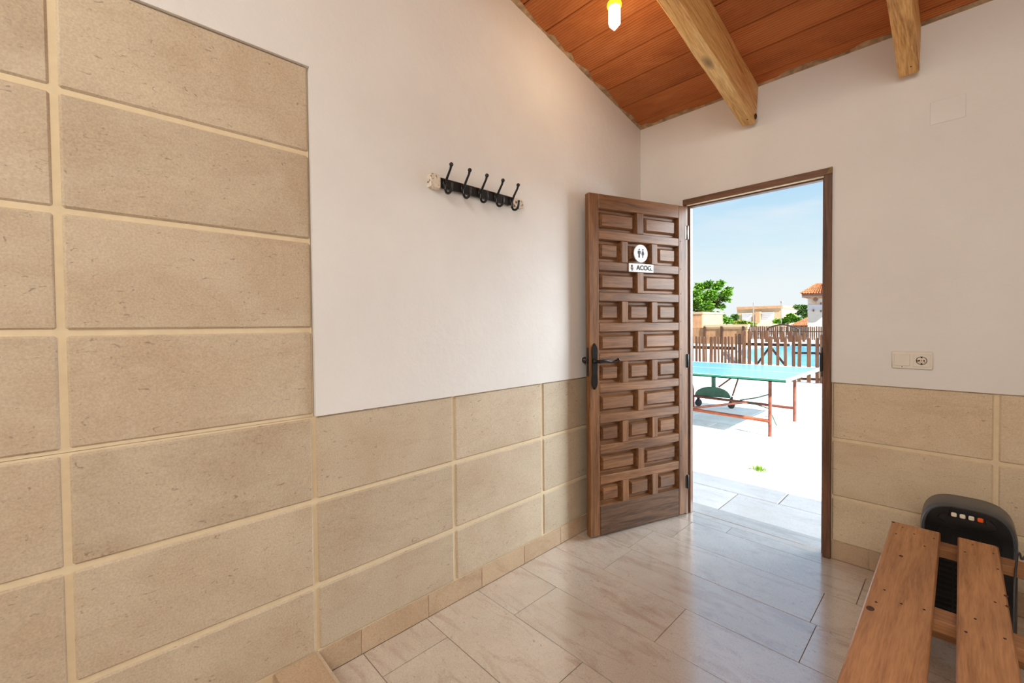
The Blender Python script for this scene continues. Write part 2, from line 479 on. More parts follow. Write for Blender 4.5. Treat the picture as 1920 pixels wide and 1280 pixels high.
# ------------------------------------------------------------------ room shell
Y0, Y1, Y2, Y3, Y4 = -2.886, -2.2695, -1.658, -1.0596, -0.452
ROWS = [0.0974, 0.3342, 0.641, 0.9462, 1.2542, 1.5668, 1.8716, 2.173]
J = 0.0075                         # half a joint
XR, YB = 2.75, -5.0                # the room's far corner, behind the camera
SL = 0.206; CZ = 2.645
ceil_z = lambda y: CZ - SL * y
TH = math.atan(SL)
rotYZ = Matrix(((0, 0, 1, 0), (1, 0, 0, 0), (0, 1, 0, 0), (0, 0, 0, 1)))       # local (x,y,z) -> world (y,z) outline, extruded along x
rotXZ = Matrix(((1, 0, 0, 0), (0, 0, -1, 0), (0, 1, 0, 0), (0, 0, 0, 1)))      # local (x,y) -> world x,z ; extruded along -y


def struct(o, label, cat): return tag(o, label, cat, kind='structure')


m = MB()
m.prism([(0.25, ROWS[3]), (0.25, ceil_z(0.25)), (YB - .2, ceil_z(YB - .2)), (YB - .2, ROWS[7]), (Y1 + 0.004, ROWS[7]), (Y1 + 0.004, ROWS[3])], -0.012, 0.009, rotYZ)
m.prism([(0.25, -0.2), (0.25, ceil_z(0.25)), (YB - .2, ceil_z(YB - .2)), (YB - .2, -0.2)], -0.14, -0.013, rotYZ)
wl = struct(m.build('wall_left', M['plaster']), 'white plastered left wall with beige stone cladding below', 'wall')
m = MB(); m.box((-0.013, YB, 0.0), (-0.006, 0.004, ROWS[3] - 0.001)); m.box((-0.013, YB, ROWS[3] - 0.002), (-0.006, Y1, ROWS[7] - 0.001))
m.build('grout_bed', M['grout'], wl)
tops = 0.0025


def tiles(parent, mat, spans, rows, face):
    for a, b in spans:
        for r0, r1 in rows:
            t = random.uniform(-0.0012, 0.0012)
            face(a, b, r0, r1, t, parent, mat)


def left_tile(a, b, r0, r1, t, parent, mat): piece('wall_tile', (-0.012 , a, r0), (0.0, b, r1), mat, parent, 0.006).location.x += t
def back_tile(a, b, r0, r1, t, parent, mat): piece('wall_tile', (a, -0.0, r0), (b, 0.012, r1), mat, parent, 0.006).location.y += t


rw = [(ROWS[i] + (J if i else 0.001), ROWS[i + 1] - (J if i < 2 else 0.0015)) for i in range(3)]
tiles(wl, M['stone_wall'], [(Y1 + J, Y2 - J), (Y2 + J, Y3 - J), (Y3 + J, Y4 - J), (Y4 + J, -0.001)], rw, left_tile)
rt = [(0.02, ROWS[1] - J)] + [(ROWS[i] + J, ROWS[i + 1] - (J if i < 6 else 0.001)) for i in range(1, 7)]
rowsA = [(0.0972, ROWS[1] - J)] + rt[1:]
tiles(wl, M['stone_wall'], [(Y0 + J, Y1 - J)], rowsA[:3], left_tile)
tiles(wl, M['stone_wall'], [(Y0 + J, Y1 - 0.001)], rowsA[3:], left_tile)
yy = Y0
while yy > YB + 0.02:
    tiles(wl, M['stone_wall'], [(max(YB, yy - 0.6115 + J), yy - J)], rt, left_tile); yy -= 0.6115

# skirting left
bl = struct(onebox('baseboard_left', (-0.013, Y1, 0.0), (-0.002, -0.0, ROWS[0] - 0.0005), M['grout']), 'low brown stone skirting along the left wall', 'skirting')
bl.location = bl.location
js = [Y1, -2.110, -1.806, -1.504, -1.211, -0.911, -0.611, -0.306, 0.0]
for a, b in zip(js, js[1:]):
    o = piece('skirting_tile', (-0.010, a + 0.0012, 0.0005), (0.0015, b - 0.0012, ROWS[0] - 0.0008), M['stone_base'], None, 0.001)
    o.parent = bl; o.matrix_parent_inverse = Matrix.Translation(bl.location).inverted()

# back wall with the doorway
FX0, FX1, FT = 0.318, 1.117, 2.078
m = MB()
top = [(0, 0)]
def wallpiece(x0, x1, z0, z1, y0, y1): m.box((x0, y0, z0), (x1, y1, z1))
cz = CZ - 0.004
wallpiece(-0.012, FX0, ROWS[3], cz, -0.009, 0.012); wallpiece(FX1, XR, ROWS[3], cz, -0.009, 0.012); wallpiece(FX0, FX1, FT, cz, -0.009, 0.012)
wallpiece(-0.14, FX0, -0.2, cz, 0.013, 0.07); wallpiece(FX1, XR + .14, -0.2, cz, 0.013, 0.07); wallpiece(FX0, FX1, FT, cz, 0.012, 0.07)
wallpiece(-5.0, 0.20, -0.2, cz - .02, 0.07, 0.22); wallpiece(1.28, 7.0, -0.2, cz - .02, 0.07, 0.22); wallpiece(0.20, 1.28, 2.3, cz - .02, 0.07, 0.22)
wbk = struct(m.build('wall_back', M['plaster']), 'white plastered back wall with the open doorway and stone cladding', 'wall')
m = MB(); m.box((-0.005, 0.0065, 0.0), (FX0, 0.013, ROWS[3] - 0.001)); m.box((FX1, 0.0065, 0.0), (XR, 0.013, ROWS[3] - 0.001))
m.build('grout_bed', M['grout'], wbk)
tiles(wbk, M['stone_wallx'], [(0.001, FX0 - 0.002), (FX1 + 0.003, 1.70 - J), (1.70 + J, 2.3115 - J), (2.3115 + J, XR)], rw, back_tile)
bb = struct(onebox('baseboard_back', (FX1 + .001, 0.002, 0.0), (XR, 0.0128, ROWS[0] - 0.0005), M['grout']), 'brown stone skirting under the back wall right of the doorway', 'skirting')
js = [FX1 + 0.002, 1.276, 1.577, 1.878, 2.179, 2.48, XR]
for a, b in zip(js, js[1:]):
    o = piece('skirting_tile', (a + 0.0012, -0.002, 0.0005), (b - 0.0012, 0.010, ROWS[0] - 0.0008), M['stone_base'], None, 0.001)
    o.parent = bb; o.matrix_parent_inverse = Matrix.Translation(bb.location).inverted()

# the rest of the room, behind the camera
m = MB(); m.prism([(0.22, -0.2), (0.22, ceil_z(0.22)), (YB - .2, ceil_z(YB - .2)), (YB - .2, -0.2)], XR, XR + 0.14, rotYZ)
struct(m.build('wall_right', M['plaster']), 'plain white plastered right wall behind the bench', 'wall')
m = MB(); m.box((-0.14, YB - .14, -0.2), (XR + .14, YB, ceil_z(YB) + .05))
struct(m.build('wall_front', M['plaster']), 'plain white plastered wall behind the viewpoint', 'wall')

# floor of stone planks
fl = struct(onebox('floor', (-0.14, YB, -0.2), (XR + .14, 0.02, -0.003), M['floor_grout']), 'pale veined stone floor of long planks', 'floor')
TL = 0.86
fy = [0.195 - 0.0] + [-0.105 - 0.2855 * i for i in range(18)]
joints = {0: 0.62, 1: 1.276, 2: 0.30, 3: 1.183, 4: 0.757, 5: 0.252, 6: 0.62, 7: 0.158}
g = 0.0016


def fpiece(x0, x1, y0, y1):
    o = piece('floor_tile', (x0 + g, y0 + g, -0.012), (x1 - g, y1 - g, 0.0), M['stone_floor'], None, 0.0)
    o.location.z += random.uniform(-0.0004, 0.0002)
    o.parent = fl; o.matrix_parent_inverse = Matrix.Translation(fl.location).inverted()


for i in range(17):
    y1 = fy[i] if i else 0.0; y0 = fy[i + 1]
    if y0 < YB: y0 = YB
    if i == 0: y1 = 0.0
    j = joints.get(i, (i * 0.317) % TL)
    xs = [0.0015]; x = j
    while x - TL > 0.06: x -= TL
    while x < XR - 0.03: xs.append(x); x += TL
    xs.append(XR)
    for a, b in zip(xs, xs[1:]): fpiece(a, b, y0, y1)
    if y0 <= YB: break
# threshold in the doorway
ts = struct(onebox('trim_1', (0.202, 0.0, -0.16), (1.278, 0.2, -0.008), M['floor_grout']), 'pale stone threshold in the doorway', 'threshold')
for k, (x0, x1, y0, y1) in enumerate([(FX0 + .002, FX1 - .002, 0.001, 0.06), (0.203, 1.277, 0.062, 0.215)]):
    o = piece('threshold_slab', (x0 + g, y0, -0.012), (x1 - g, y1 - g, -0.001), M['stone_floor'], None, 0.002)
    o.parent = ts; o.matrix_parent_inverse = Matrix.Translation(ts.location).inverted()

# shower curb, lower left
m = MB(); m.box((-0.0064, Y1 - 0.149, 0.0), (1.0, Y1 - 0.0015, 0.0968), 0.006)
cb = struct(m.build('trim_2', M['stone_base'], smooth=40), 'low stone curb standing out from the tall tiled wall', 'curb')
m = MB(); m.box((0.004, Y1 - 0.010, 0.0945), (1.0, Y1 + 0.0005, 0.0985), 0.0015); m.build('curb_edge', M['stone_wall'], cb)

# ------------------------------------------------------------------ ceiling of terracotta boards between beams
ce = struct(MB().build('ceiling', M['deck']), 'sloping ceiling of terracotta boards', 'ceiling')
me = MB(); me.box((-5.0, -5.45, 0.032), (7.0, 0.36, 0.16)); ce.data = me.mesh('ceiling', M['deck'])
ce.location = (0, 0, CZ); ce.rotation_euler = (-TH, 0, 0)
strips = [(0.004, 0.722), (0.728, 1.410), (1.416, 2.098), (2.104, XR)]
for x0, x1 in strips:
    for k in range(-1, 27):
        a = -(0.082 + 0.193 * (k + 1)); b = -(0.082 + 0.193 * k) if k >= 0 else -0.002
        if x0 < 0.1 and k > 20 or k > 24: continue
        o = piece('ceiling_board', (x0, a + 0.0022, 0.0), (x1, b - 0.0022, 0.03), M['rasilla'], ce, 0.0025)
        o.location.z += random.uniform(0, 0.004)
# rough mortar seam along the left wall and above the doorway wall
m = MB()
yy = 0.0; k = 0
ys = [0.0]
while ys[-1] > -5.0: ys.append(ys[-1] - random.uniform(0.03, 0.10))
V = []; F = []
for i, y in enumerate(ys):
    w = random.uniform(0.012, 0.044); V += [Vector((0.0, y, -0.008)), Vector((w, y, 0.002)), Vector((w * 0.4, y, -0.006))]
for i in range(len(ys) - 1): F += [(i * 3, i * 3 + 2, i * 3 + 5, i * 3 + 3), (i * 3 + 2, i * 3 + 1, i * 3 + 4, i * 3 + 5)]
m.add(V, F); m.build('mortar_seam', M['mortar'], ce)
xs = [0.0]
while xs[-1] < XR: xs.append(xs[-1] + random.uniform(0.03, 0.09))
m = MB(); V = []; F = []
for x in xs:
    w = random.uniform(0.006, 0.034); V += [Vector((x, -0.002, -0.012)), Vector((x, -w - 0.008, 0.002)), Vector((x, -0.01, -0.006))]
for i in range(len(xs) - 1): F += [(i * 3, i * 3 + 2, i * 3 + 5, i * 3 + 3), (i * 3 + 2, i * 3 + 1, i * 3 + 4, i * 3 + 5)]
m.add(V, F); m.build('mortar_seam', M['mortar'], ce)

BL = ['thick knotty pine ceiling beam left of the blank wall cover, over the doorway', 'knotty pine ceiling beam ending above the blank wall cover', 'pine ceiling beam nearest the right wall']
for i, x0 in enumerate((0.6895, 1.377, 2.066)):
    bmh = bmesh.new()
    m = MB()
    n = 40; zb = -0.232; V = []; F = []
    for k in range(n + 1):
        y = -5.3 * k / n + 0.0
        w = [random.uniform(-0.0025, 0.0025) for _ in range(6)]; c = 0.0025 + random.uniform(0, 0.003)
        V += [Vector((w[0], y, 0.0)), Vector((w[1], y, zb + c)), Vector((w[1] + c, y, zb + w[2] * .5)),
              Vector((0.072 + w[3] - c, y, zb + w[4] * .5)), Vector((0.072 + w[3], y, zb + c)), Vector((0.072 + w[5], y, 0.0))]
    for k in range(n):
        for j in range(6): F.append((k * 6 + j, k * 6 + (j + 1) % 6, k * 6 + 6 + (j + 1) % 6, k * 6 + 6 + j))
    F.append(range(6)); F.append([n * 6 + j for j in range(6)])
    m.add(V, F)
    o = m.build('ceiling_beam', M['beam'], None, smooth=30)
    o.location = (x0, -0.004, CZ + 0.0); o.rotation_euler = (-TH, 0, 0)
    tag(o, BL[i], 'beam', 'ceiling beams', 'structure')
    mm = MB()
    for (sx, sy, sz) in [(0.045, -0.055, zb + 0.001)]: mm.ball((sx, sy, sz), 0.0045, 8, 4, (1, 1.3, 0.4))
    mm.build('knot_hole', M['hole'], o)
    if i == 0:
        kb = MB(); kb.ball((0.076, -0.018, zb + 0.030), 0.012, 10, 6, (0.55, 1.0, 1.5)); tag(kb.build('broken_knot', M['knot'], o, smooth=60), 'dark broken knot at the end of the beam')

# ------------------------------------------------------------------ door frame
df = struct(link('trim_3', None), 'dark brown wooden frame around the open doorway', 'door frame')
onebox('jamb', (FX1 - 0.036, -0.022, 0.0), (FX1, 0.014, FT - 0.036), M['framez'], df, 0.002)
o = onebox('jamb', (FX1 - 0.046, 0.014, 0.0), (FX1, 0.055, FT - 0.047), M['framez'], df, 0.002)
onebox('jamb', (FX0, -0.018, 0.0), (FX0 + 0.022, 0.016, FT - 0.036), M['framez'], df, 0.002)
onebox('jamb', (FX0, 0.016, 0.0), (FX0 + 0.034, 0.055, FT - 0.047), M['framez'], df, 0.002)
onebox('head', (FX0, -0.022, FT - 0.036), (FX1 - 0.002, 0.014, FT), M['framex'], df, 0.002)
onebox('head', (FX0, 0.014, FT - 0.047), (FX1, 0.055, FT), M['framex'], df, 0.002)
onebox('lit_underside', (FX0 + .022, -0.012, FT - 0.0385), (FX1 - 0.036, 0.0138, FT - 0.0362), M['pale_strip'], df)  # strip added to show the head's underside as brightly lit
m = MB(); m.prism([(FX1 - 0.026, FT - 0.030), (FX1 + 0.0005, FT - 0.030), (FX1 + 0.0005, FT + 0.001), (FX1 - 0.004, FT + 0.001)], 0.0, 0.0235, rotXZ)
tag(m.build('corner_patch', M['rawwood'], df), 'bare unpainted corner of the frame')
m = MB(); m.box((FX1 - 0.048, 0.004, 0.97), (FX1 - 0.0355, 0.0135, 1.13), 0.001); m.box((FX1 - 0.0495, -0.024, 1.0), (FX1 - 0.036, 0.004, 1.10), 0.001)
m.build('strike_plate', M['iron'], df)

# ------------------------------------------------------------------ the open door leaf
DW, DZ0, DZ1 = 0.770, 0.010, 2.030
dr = struct(link('door_1', None, None, (0.345, -0.023, 0), (0, 0, RAD(-108.72))), 'open dark wooden door with carved square and long panels', 'door')
DEP = 0.038
# stiles
def dpart(name, x0, x1, z0, z1, mat, y0=-DEP, y1=0.0, bev=0.003): return onebox(name, (x0, y0, z0), (x1, y1, z1), mat, dr, bev)
ST0, ST1 = 0.068, 0.701
dpart('stile', 0.0, ST0, DZ0, DZ1, M['doorz'])
dpart('stile', ST1, DW, DZ0, DZ1, M['doorz'])
onebox('core', (ST0 - .003, -0.0365, DZ0 + 0.05), (ST1 + .003, -0.0305, DZ1 - 0.05), M['doorx'], dr)
PT = 0.1815; PH = 0.130
tz = [1.948 - PT * i for i in range(10)]
dpart('rail', ST0 + .0005, ST1 - .0005, tz[0], DZ1, M['doorx'])
for i in range(9): dpart('rail', ST0 + .0005, ST1 - .0005, tz[i + 1], tz[i] - PH, M['doorx'])
tag(dpart('rail', ST0 + .0005, ST1 - .0005, DZ0, tz[9] - PH, M['scuffed']), 'wide scuffed bottom rail')
RP = {}


def raised(x0, x1, z0, z1):
    w, h = round(x1 - x0, 4), round(z1 - z0, 4)
    if (w, h) not in RP:
        m = MB(); i1, i2 = 0.019, 0.032
        def ring(ix, y): return [Vector((-w / 2 + ix, y, -h / 2 + ix)), Vector((w / 2 - ix, y, -h / 2 + ix)), Vector((w / 2 - ix, y, h / 2 - ix)), Vector((-w / 2 + ix, y, h / 2 - ix))]
        L = [ring(-0.0005, -0.003), ring(0.003, -0.014), ring(0.006, -0.029), ring(i1, -0.029), ring(i2, -0.010)]
        V = [p for r in L for p in r]; F = []
        for a in range(len(L) - 1):
            for j in range(4): F.append((a * 4 + j, a * 4 + (j + 1) % 4, a * 4 + 4 + (j + 1) % 4, a * 4 + 4 + j))
        k = (len(L) - 1) * 4; F.append((k, k + 1, k + 2, k + 3))
        m.add(V, F)
        me = m.mesh('panel', M['doorx'])
        bm = bmesh.new(); bm.from_mesh(me)
        if sum(f.normal.y * f.calc_area() for f in bm.faces) < 0: bmesh.ops.reverse_faces(bm, faces=bm.faces)
        bm.to_mesh(me); bm.free(); RP[(w, h)] = me
    return link('panel', RP[(w, h)], dr, ((x0 + x1) / 2, 0, (z0 + z1) / 2))


for i in range(10):
    z1 = tz[i]; z0 = z1 - PH
    if i % 2 == 0: cols = [(ST0, 0.361), (0.411, ST1)]; mull = [(0.361, 0.411)]
    else: cols = [(ST0, 0.249), (0.297, 0.484), (0.532, ST1)]; mull = [(0.249, 0.297), (0.484, 0.532)]
    for a, b in mull: dpart('mullion', a, b, z0 + .0005, z1 - .0005, M['doorz'])
    for a, b in cols: raised(a, b, z0, z1)
# back face sheet
onebox('back_board', (0.002, -0.043, DZ0 + .002), (DW - .002, -DEP + 0.0005, DZ1 - .002), M['doorz'], dr, 0.001)
# dark peg heads on the hinge stile
m = MB()
for z in (1.80, 1.62, 1.46, 1.28, 1.1, .93, .75, .56, .40): m.lathe([(0.0035, 0), (0.003, 0.0015)], 8, Matrix.Translation((0.052, 0.0, z)) @ Matrix.Rotation(-pi / 2, 4, 'X'))
m.build('peg_heads', M['nail'], dr)
# hinges
for z in (0.22, 1.02, 1.86):
    m = MB(); m.lathe([(0.006, -0.045), (0.0075, -0.043), (0.0075, 0.043), (0.006, 0.045)], 10, Matrix.Translation((-0.006, 0.002, z)))
    m.box((-0.006, -0.003, z - .04), (0.012, 0.0015, z + .04)); m.build('hinge', M['steel'] if z > 1.5 else M['iron'], dr, smooth=40)
# handle: long forged backplate with a scrolled lever
HX = 0.738
def plate_poly():
    P = []; h0, h1 = 0.883, 1.155; w = 0.0205
    prof = [(0.0, 0.12), (0.012, 0.55), (0.03, 0.92), (0.05, 1.0), (0.18, 0.95), (0.27, 1.0), (0.95 - .27 + .27, 1.0)]
    zs = [0, .010, .026, .045, .10, .136, .172, .227, .246, .262, .272]; ws = [.15, .55, .9, 1.0, .92, 1.0, .92, 1.0, .9, .55, .15]
    R = [(HX + w * k, h0 + z) for z, k in zip(zs, ws)]; L = [(HX - w * k, h0 + z) for z, k in zip(zs, ws)]
    return R + L[::-1]
rotDoor = Matrix(((1, 0, 0, 0), (0, 0, 1, 0), (0, 1, 0, 0), (0, 0, 0, 1)))   # local z -> +y
m = MB(); m.prism(plate_poly(), 0.0, 0.005, rotDoor, 0.0025)
hp = m.build('handle', M['iron_gloss'], dr, smooth=35)
m = MB()
m.lathe([(0.013, 0.004), (0.013, 0.010), (0.009, 0.014), (0.009, 0.045), (0.011, 0.05)], 14, Matrix.Translation((HX, 0, 1.05)) @ Matrix.Rotation(-pi / 2, 4, 'X'))
pts = [(HX, .044, 1.05), (HX - .03, .048, 1.053), (HX - .06, .047, 1.051), (HX - .085, .045, 1.046), (HX - .108, .045, 1.046), (HX - .125, .046, 1.052), (HX - .138, .045, 1.058)]
m.tube(pts, [.010, .0095, .0085, .0075, .007, .0072, .009], 10)
m.ball((HX - .139, .045, 1.056), .0105, 10, 6)
m.build('lever', M['iron_gloss'], hp, smooth=50)
m = MB()
m.lathe([(0.006, 0.004), (0.006, 0.0062)], 10, Matrix.Translation((HX, 0, .965)) @ Matrix.Rotation(-pi / 2, 4, 'X')); m.box((HX - .002, .004, .945), (HX + .002, .0062, .965))
for z in (.895, 1.143): m.ball((HX, .005, z), .0042, 8, 5)
m.build('keyhole', M['hole'], hp)
m = MB(); m.prism(plate_poly(), -0.043, -0.048, rotDoor); m.lathe([(.01, .040), (.01, .075), (.02, .085), (.02, .10), (.012, .108)], 14, Matrix.Translation((HX, 0, 1.05)) @ Matrix.Rotation(pi / 2, 4, 'X'))
m.build('rear_handle', M['iron'], dr, smooth=40)
m = MB(); m.box((DW - .001, -.030, .96), (DW + .0012, -.010, 1.13), .0005); m.box((DW, -.026, 1.035), (DW + .010, -.014, 1.06), .002)
m.build('latch', M['iron'], dr)


def text_mesh(body, size, depth):
    cu = bpy.data.curves.new('t', 'FONT'); cu.body = body; cu.size = size; cu.extrude = depth; cu.offset = 0.0009; cu.align_x = 'CENTER'; cu.align_y = 'CENTER'
    ob = bpy.data.objects.new('t', cu); COL.objects.link(ob); dg = bpy.context.evaluated_depsgraph_get(); dg.update()
    me = bpy.data.meshes.new_from_object(ob.evaluated_get(dg)); bpy.data.objects.remove(ob); bpy.data.curves.remove(cu)
    return me


# round toilet plate with two figures
SX, SZ = 0.391, 1.6985
mat_sign = Matrix.Translation((SX, 0, SZ)) @ Matrix.Rotation(-pi / 2, 4, 'X')
m = MB(); m.lathe([(0.050, 0.0005), (0.0545, 0.003), (0.0545, 0.006), (0.0525, 0.008)], 40, mat_sign)
sg = m.build('toilet_sign', M['sign'], dr, smooth=30); tag(sg, 'round white toilet sign with two dark figures')
# figures: the viewer sees +x mirrored, so left in the picture is larger x
def fig(cx, skirt):
    m = MB(); q = lambda P: [(cx - x, SZ + z) for x, z in P]
    m.lathe([(0.0052, 0.008), (0.0052, 0.0092)], 14, Matrix.Translation((cx, 0, SZ + 0.0235)) @ Matrix.Rotation(-pi / 2, 4, 'X'))
    if skirt:
        P = [(-.004, .016), (.004, .016), (.011, -.004), (.0085, -.005), (.005, .004), (.0075, -.010), (.003, -.010), (.003, -.026), (-.003, -.026), (-.003, -.010), (-.0075, -.010), (-.005, .004), (-.0085, -.005), (-.011, -.004)]
    else:
        P = [(-.0095, .016), (.0095, .016), (.011, .013), (.011, -.003), (.008, -.003), (.008, .009), (.0055, .009), (.0055, -.026), (.001, -.026), (.001, -.005), (-.001, -.005), (-.001, -.026), (-.0055, -.026), (-.0055, .009), (-.008, .009), (-.008, -.003), (-.011, -.003), (-.011, .013)]
    m.prism(q(P), 0.008, 0.0092, rotDoor); m.build('figure', M['ink'], sg)
fig(SX + 0.0145, False); fig(SX - 0.0145, True)
sp = onebox('name_sign', (0.2885, 0.0005, 1.5845), (0.4825, 0.006, 1.6355), M['sign'], dr, 0.001); tag(sp, 'white oblong sign with a small emblem and dark lettering')
tme = text_mesh('ACOG.', 0.040, 0.0005); tme.materials.append(M['ink'])
to = link('lettering', tme, sp); to.location = (0.362 - sp.location.x, 0.0040, 0.0); to.rotation_euler = (pi / 2, 0, pi); to.scale = (1.0, 1.0, 1.0)
m = MB(); cx, cz_ = 0.461 - sp.location.x, 0.0
m.lathe([(0.0075, 0), (0.0075, 0.0008)], 14, Matrix.Translation((cx, 0.003, .010)) @ Matrix.Rotation(-pi / 2, 4, 'X'))
m.prism([(cx - .010, -.002), (cx + .010, -.002), (cx + .008, -.009), (cx - .012, -.009)], 0.003, 0.0038, rotDoor)
m.prism([(cx - .009, -.011), (cx + .006, -.011), (cx + .004, -.018), (cx - .008, -.018)], 0.003, 0.0038, rotDoor); m.build('emblem', M['ink'], sp)
m = MB(); m.prism([(cx - .011, .003), (cx + .006, .003), (cx + .009, -.001), (cx - .010, -.001)], 0.003, 0.004, rotDoor); m.build('emblem_stripe', M['inkred'], sp)
m = MB(); m.box((0.303 - sp.location.x, .003, -.014), (0.309 - sp.location.x, .0036, -.010)); m.build('small_print', M['heater_grey'], sp)

# ------------------------------------------------------------------ coat rack on the left wall
ck = thing('coat_rack', 'black iron coat rack with five double hooks on the white left wall', 'coat rack', (0.009, -1.52, 1.883))
onebox('rail', (0.008, -0.215, -0.020), (0.020, 0.205, 0.024), M['iron'], ck, 0.002)
def cap(y0, y1, h, sgn):
    m = MB(); n = 9; P = []
    out = []
    for i in range(n + 1):
        t = i / n; y = y0 + (y1 - y0) * t; r = h * (0.74 + 0.26 * sin(pi * (0.15 + 0.7 * t))) * (1 - 0.16 * (i % 2) if i in (0, 1, n) else 1); out.append((y, r))
    poly = [(y, r) for y, r in out] + [(y, -r * 0.95) for y, r in out[::-1]]
    m.prism(poly, 0.0, 0.024, rotYZ, 0.006); return m.build('end_cap', M['chipped'], ck, smooth=30)
tag(cap(-0.268, -0.213, 0.034, -1), 'chipped white end cap'); tag(cap(0.203, 0.298, 0.025, 1), 'chipped white end cap')
hk0 = None
for i, y in enumerate((-0.194, -0.094, 0.006, 0.106, 0.208)):
    if hk0 is None:
        m = MB()
        m.box((0.020, -0.011, -0.020), (0.026, 0.011, 0.022), 0.003)
        m.tube([(0.024, 0, -0.004), (0.033, 0, 0.008), (0.043, 0, 0.024), (0.056, 0, 0.040), (0.066, 0, 0.052), (0.071, 0, 0.064)], [.0062, .0058, .0054, .005, .005, .0058], 10)
        m.ball((0.0725, 0, 0.069), 0.0092, 12, 8)
        P = [(0.024, 0, -0.002), (0.027, 0, -0.014)]
        for k in range(9):
            a = pi + pi * 0.97 * k / 8; P.append((0.0505 + 0.0235 * cos(a), 0, -0.024 + 0.024 * sin(a)))
        P += [(0.0755, 0, -0.014)]
        m.tube(P, [.006] * 2 + [.0055] * 9 + [.005], 10); m.ball((0.076, 0, -0.011), 0.0066, 10, 6)
        hk0 = m.mesh('hook', M['iron_gloss'], 50)
    link('hook', hk0, ck, (0, y, 0))

# ------------------------------------------------------------------ bulb hanging from the ceiling
LY = -1.05; LX = 0.463
lt = thing('ceiling_lamp', 'small glowing glass bulb hanging under the terracotta ceiling', 'lamp', (LX, LY, ceil_z(LY)))
zt = 2.763 - ceil_z(LY)
m = MB(); m.lathe([(0.034, 0.012), (0.034, -0.006), (0.022, -0.012), (0.018, zt + 0.02), (0.022, zt + .005), (0.022, zt)], 20); m.build('socket', M['rust_bright'], lt, smooth=40)
m = MB(); m.lathe([(0.020, zt + 0.004), (0.031, zt - 0.004), (0.034, zt - 0.014), (0.033, zt - 0.022), (0.028, zt - 0.026)], 24); m.build('rim', M['glow_rim'], lt, smooth=50)
m = MB(); m.lathe([(0.0275, zt - 0.022), (0.0275, zt - 0.099), (0.026, zt - 0.104), (0.004, zt - 0.129), (0.001, zt - 0.130)], 8); m.build('glass', M['glow'], lt)
pl = lamp('bulb_light', 'POINT', (LX + .0, LY, 2.60), 1.8, (1.0, 0.74, 0.45), shadow_soft_size=0.04)

# ------------------------------------------------------------------ switch and socket, blank cover
sw = thing('switch_socket', 'white double plate with a rocker switch and a round socket right of the doorway', 'socket', (1.429, -0.009, 1.0785))
m = MB(); m.box((-0.073, -0.009, -0.0425), (0.073, 0.0, 0.0425), 0.005); m.build('frame', M['white'], sw, smooth=40)
m = MB(); m.box((-0.064, -0.0125, -0.028), (-0.006, -0.006, 0.028), 0.002); m.build('rocker', M['white'], sw)
m = MB(); m.box((0.004, -0.0115, -0.030), (0.064, -0.006, 0.030), 0.002)
so = m.build('socket_plate', M['white'], sw)
RX = Matrix.Translation((0.034, 0, 0)) @ Matrix.Rotation(pi / 2, 4, 'X')
m = MB(); m.lathe([(0.0195, 0.0105), (0.0195, 0.0125), (0.0172, 0.0125), (0.0172, 0.0117)], 28, RX); m.build('socket_ring', M['nail'], so, smooth=30)
m = MB(); m.lathe([(0.0170, 0.0112), (0.0170, 0.0121)], 28, RX); m.build('socket_well', M['chipped'], so)
m = MB()
for dx in (-.0085, .0085): m.lathe([(0.0032, 0.011), (0.0032, 0.0128)], 10, RX @ Matrix.Translation((dx, 0, 0)))
m.box((0.031, -0.0128, .0125), (0.037, -0.011, .0185)); m.box((0.031, -0.0128, -.0185), (0.037, -0.011, -.0125)); m.lathe([(0.002, 0.011), (0.002, 0.0128)], 8, RX)
m.build('socket_holes', M['hole'], so)
m = MB(); m.box((-0.036, -0.0095, -0.034), (-0.032, -0.0088, -0.0305)); m.build('indicator', M['hole'], sw)
cv = onebox('wall_cover', (1.483, -0.0125, 2.170), (1.598, -0.0085, 2.275), M['plaster'], None, 0.0025)
tag(cv, 'blank square cover plate painted white high on the back wall', 'cover plate')

# ------------------------------------------------------------------ bench, lower right
BZ = 0.43
bn = thing('slatted_bench', 'varnished pine bench of wide slats in the lower right corner', 'bench', (1.65, -1.45, 0))
BX, BY = 1.65, -1.45
Y_END, Y_NEAR = -0.432, -2.45
SLX = [(1.3965, 1.5410), (1.5872, 1.6925), (1.80, 1.905)]
for x0, x1 in SLX:
    m = MB(); m.box((x0 - BX, Y_NEAR - BY, BZ - 0.030), (x1 - BX, Y_END - BY, BZ), 0.004); m.build('slat', M['bench'], bn, smooth=40)
for y0, y1 in ((-0.520, -0.445), (-1.085, -1.005), (-1.70, -1.62), (-2.35, -2.27)):
    onebox('batten', (1.405 - BX, y0 - BY, BZ - 0.066), (1.90 - BX, y1 - BY, BZ - 0.0305), M['benchx'], bn, 0.003)
for y in (-0.56, -2.20):
    for x in (1.47, 1.83):
        onebox('leg', (x - .035 - BX, y - .022 - BY, 0.0), (x + .035 - BX, y + .022 - BY, BZ - 0.0665), M['benchz'], bn, 0.003)
onebox('stretcher', (1.60 - BX, -2.2 - BY, 0.13), (1.70 - BX, -0.56 - BY, 0.155), M['benchz'], bn, 0.003)
for y in (-0.56, -2.20): onebox('foot_rail', (1.47 - BX, y - .02 - BY, 0.08), (1.83 - BX, y + .02 - BY, 0.129), M['benchx'], bn, 0.003)


def floorpt(u, v, z):
    r = FW + RT * ((u - PPX) / FPX) - UP * ((v - PPY) / FPX)
    return CAM + r * ((z - CAM.z) / r.z)


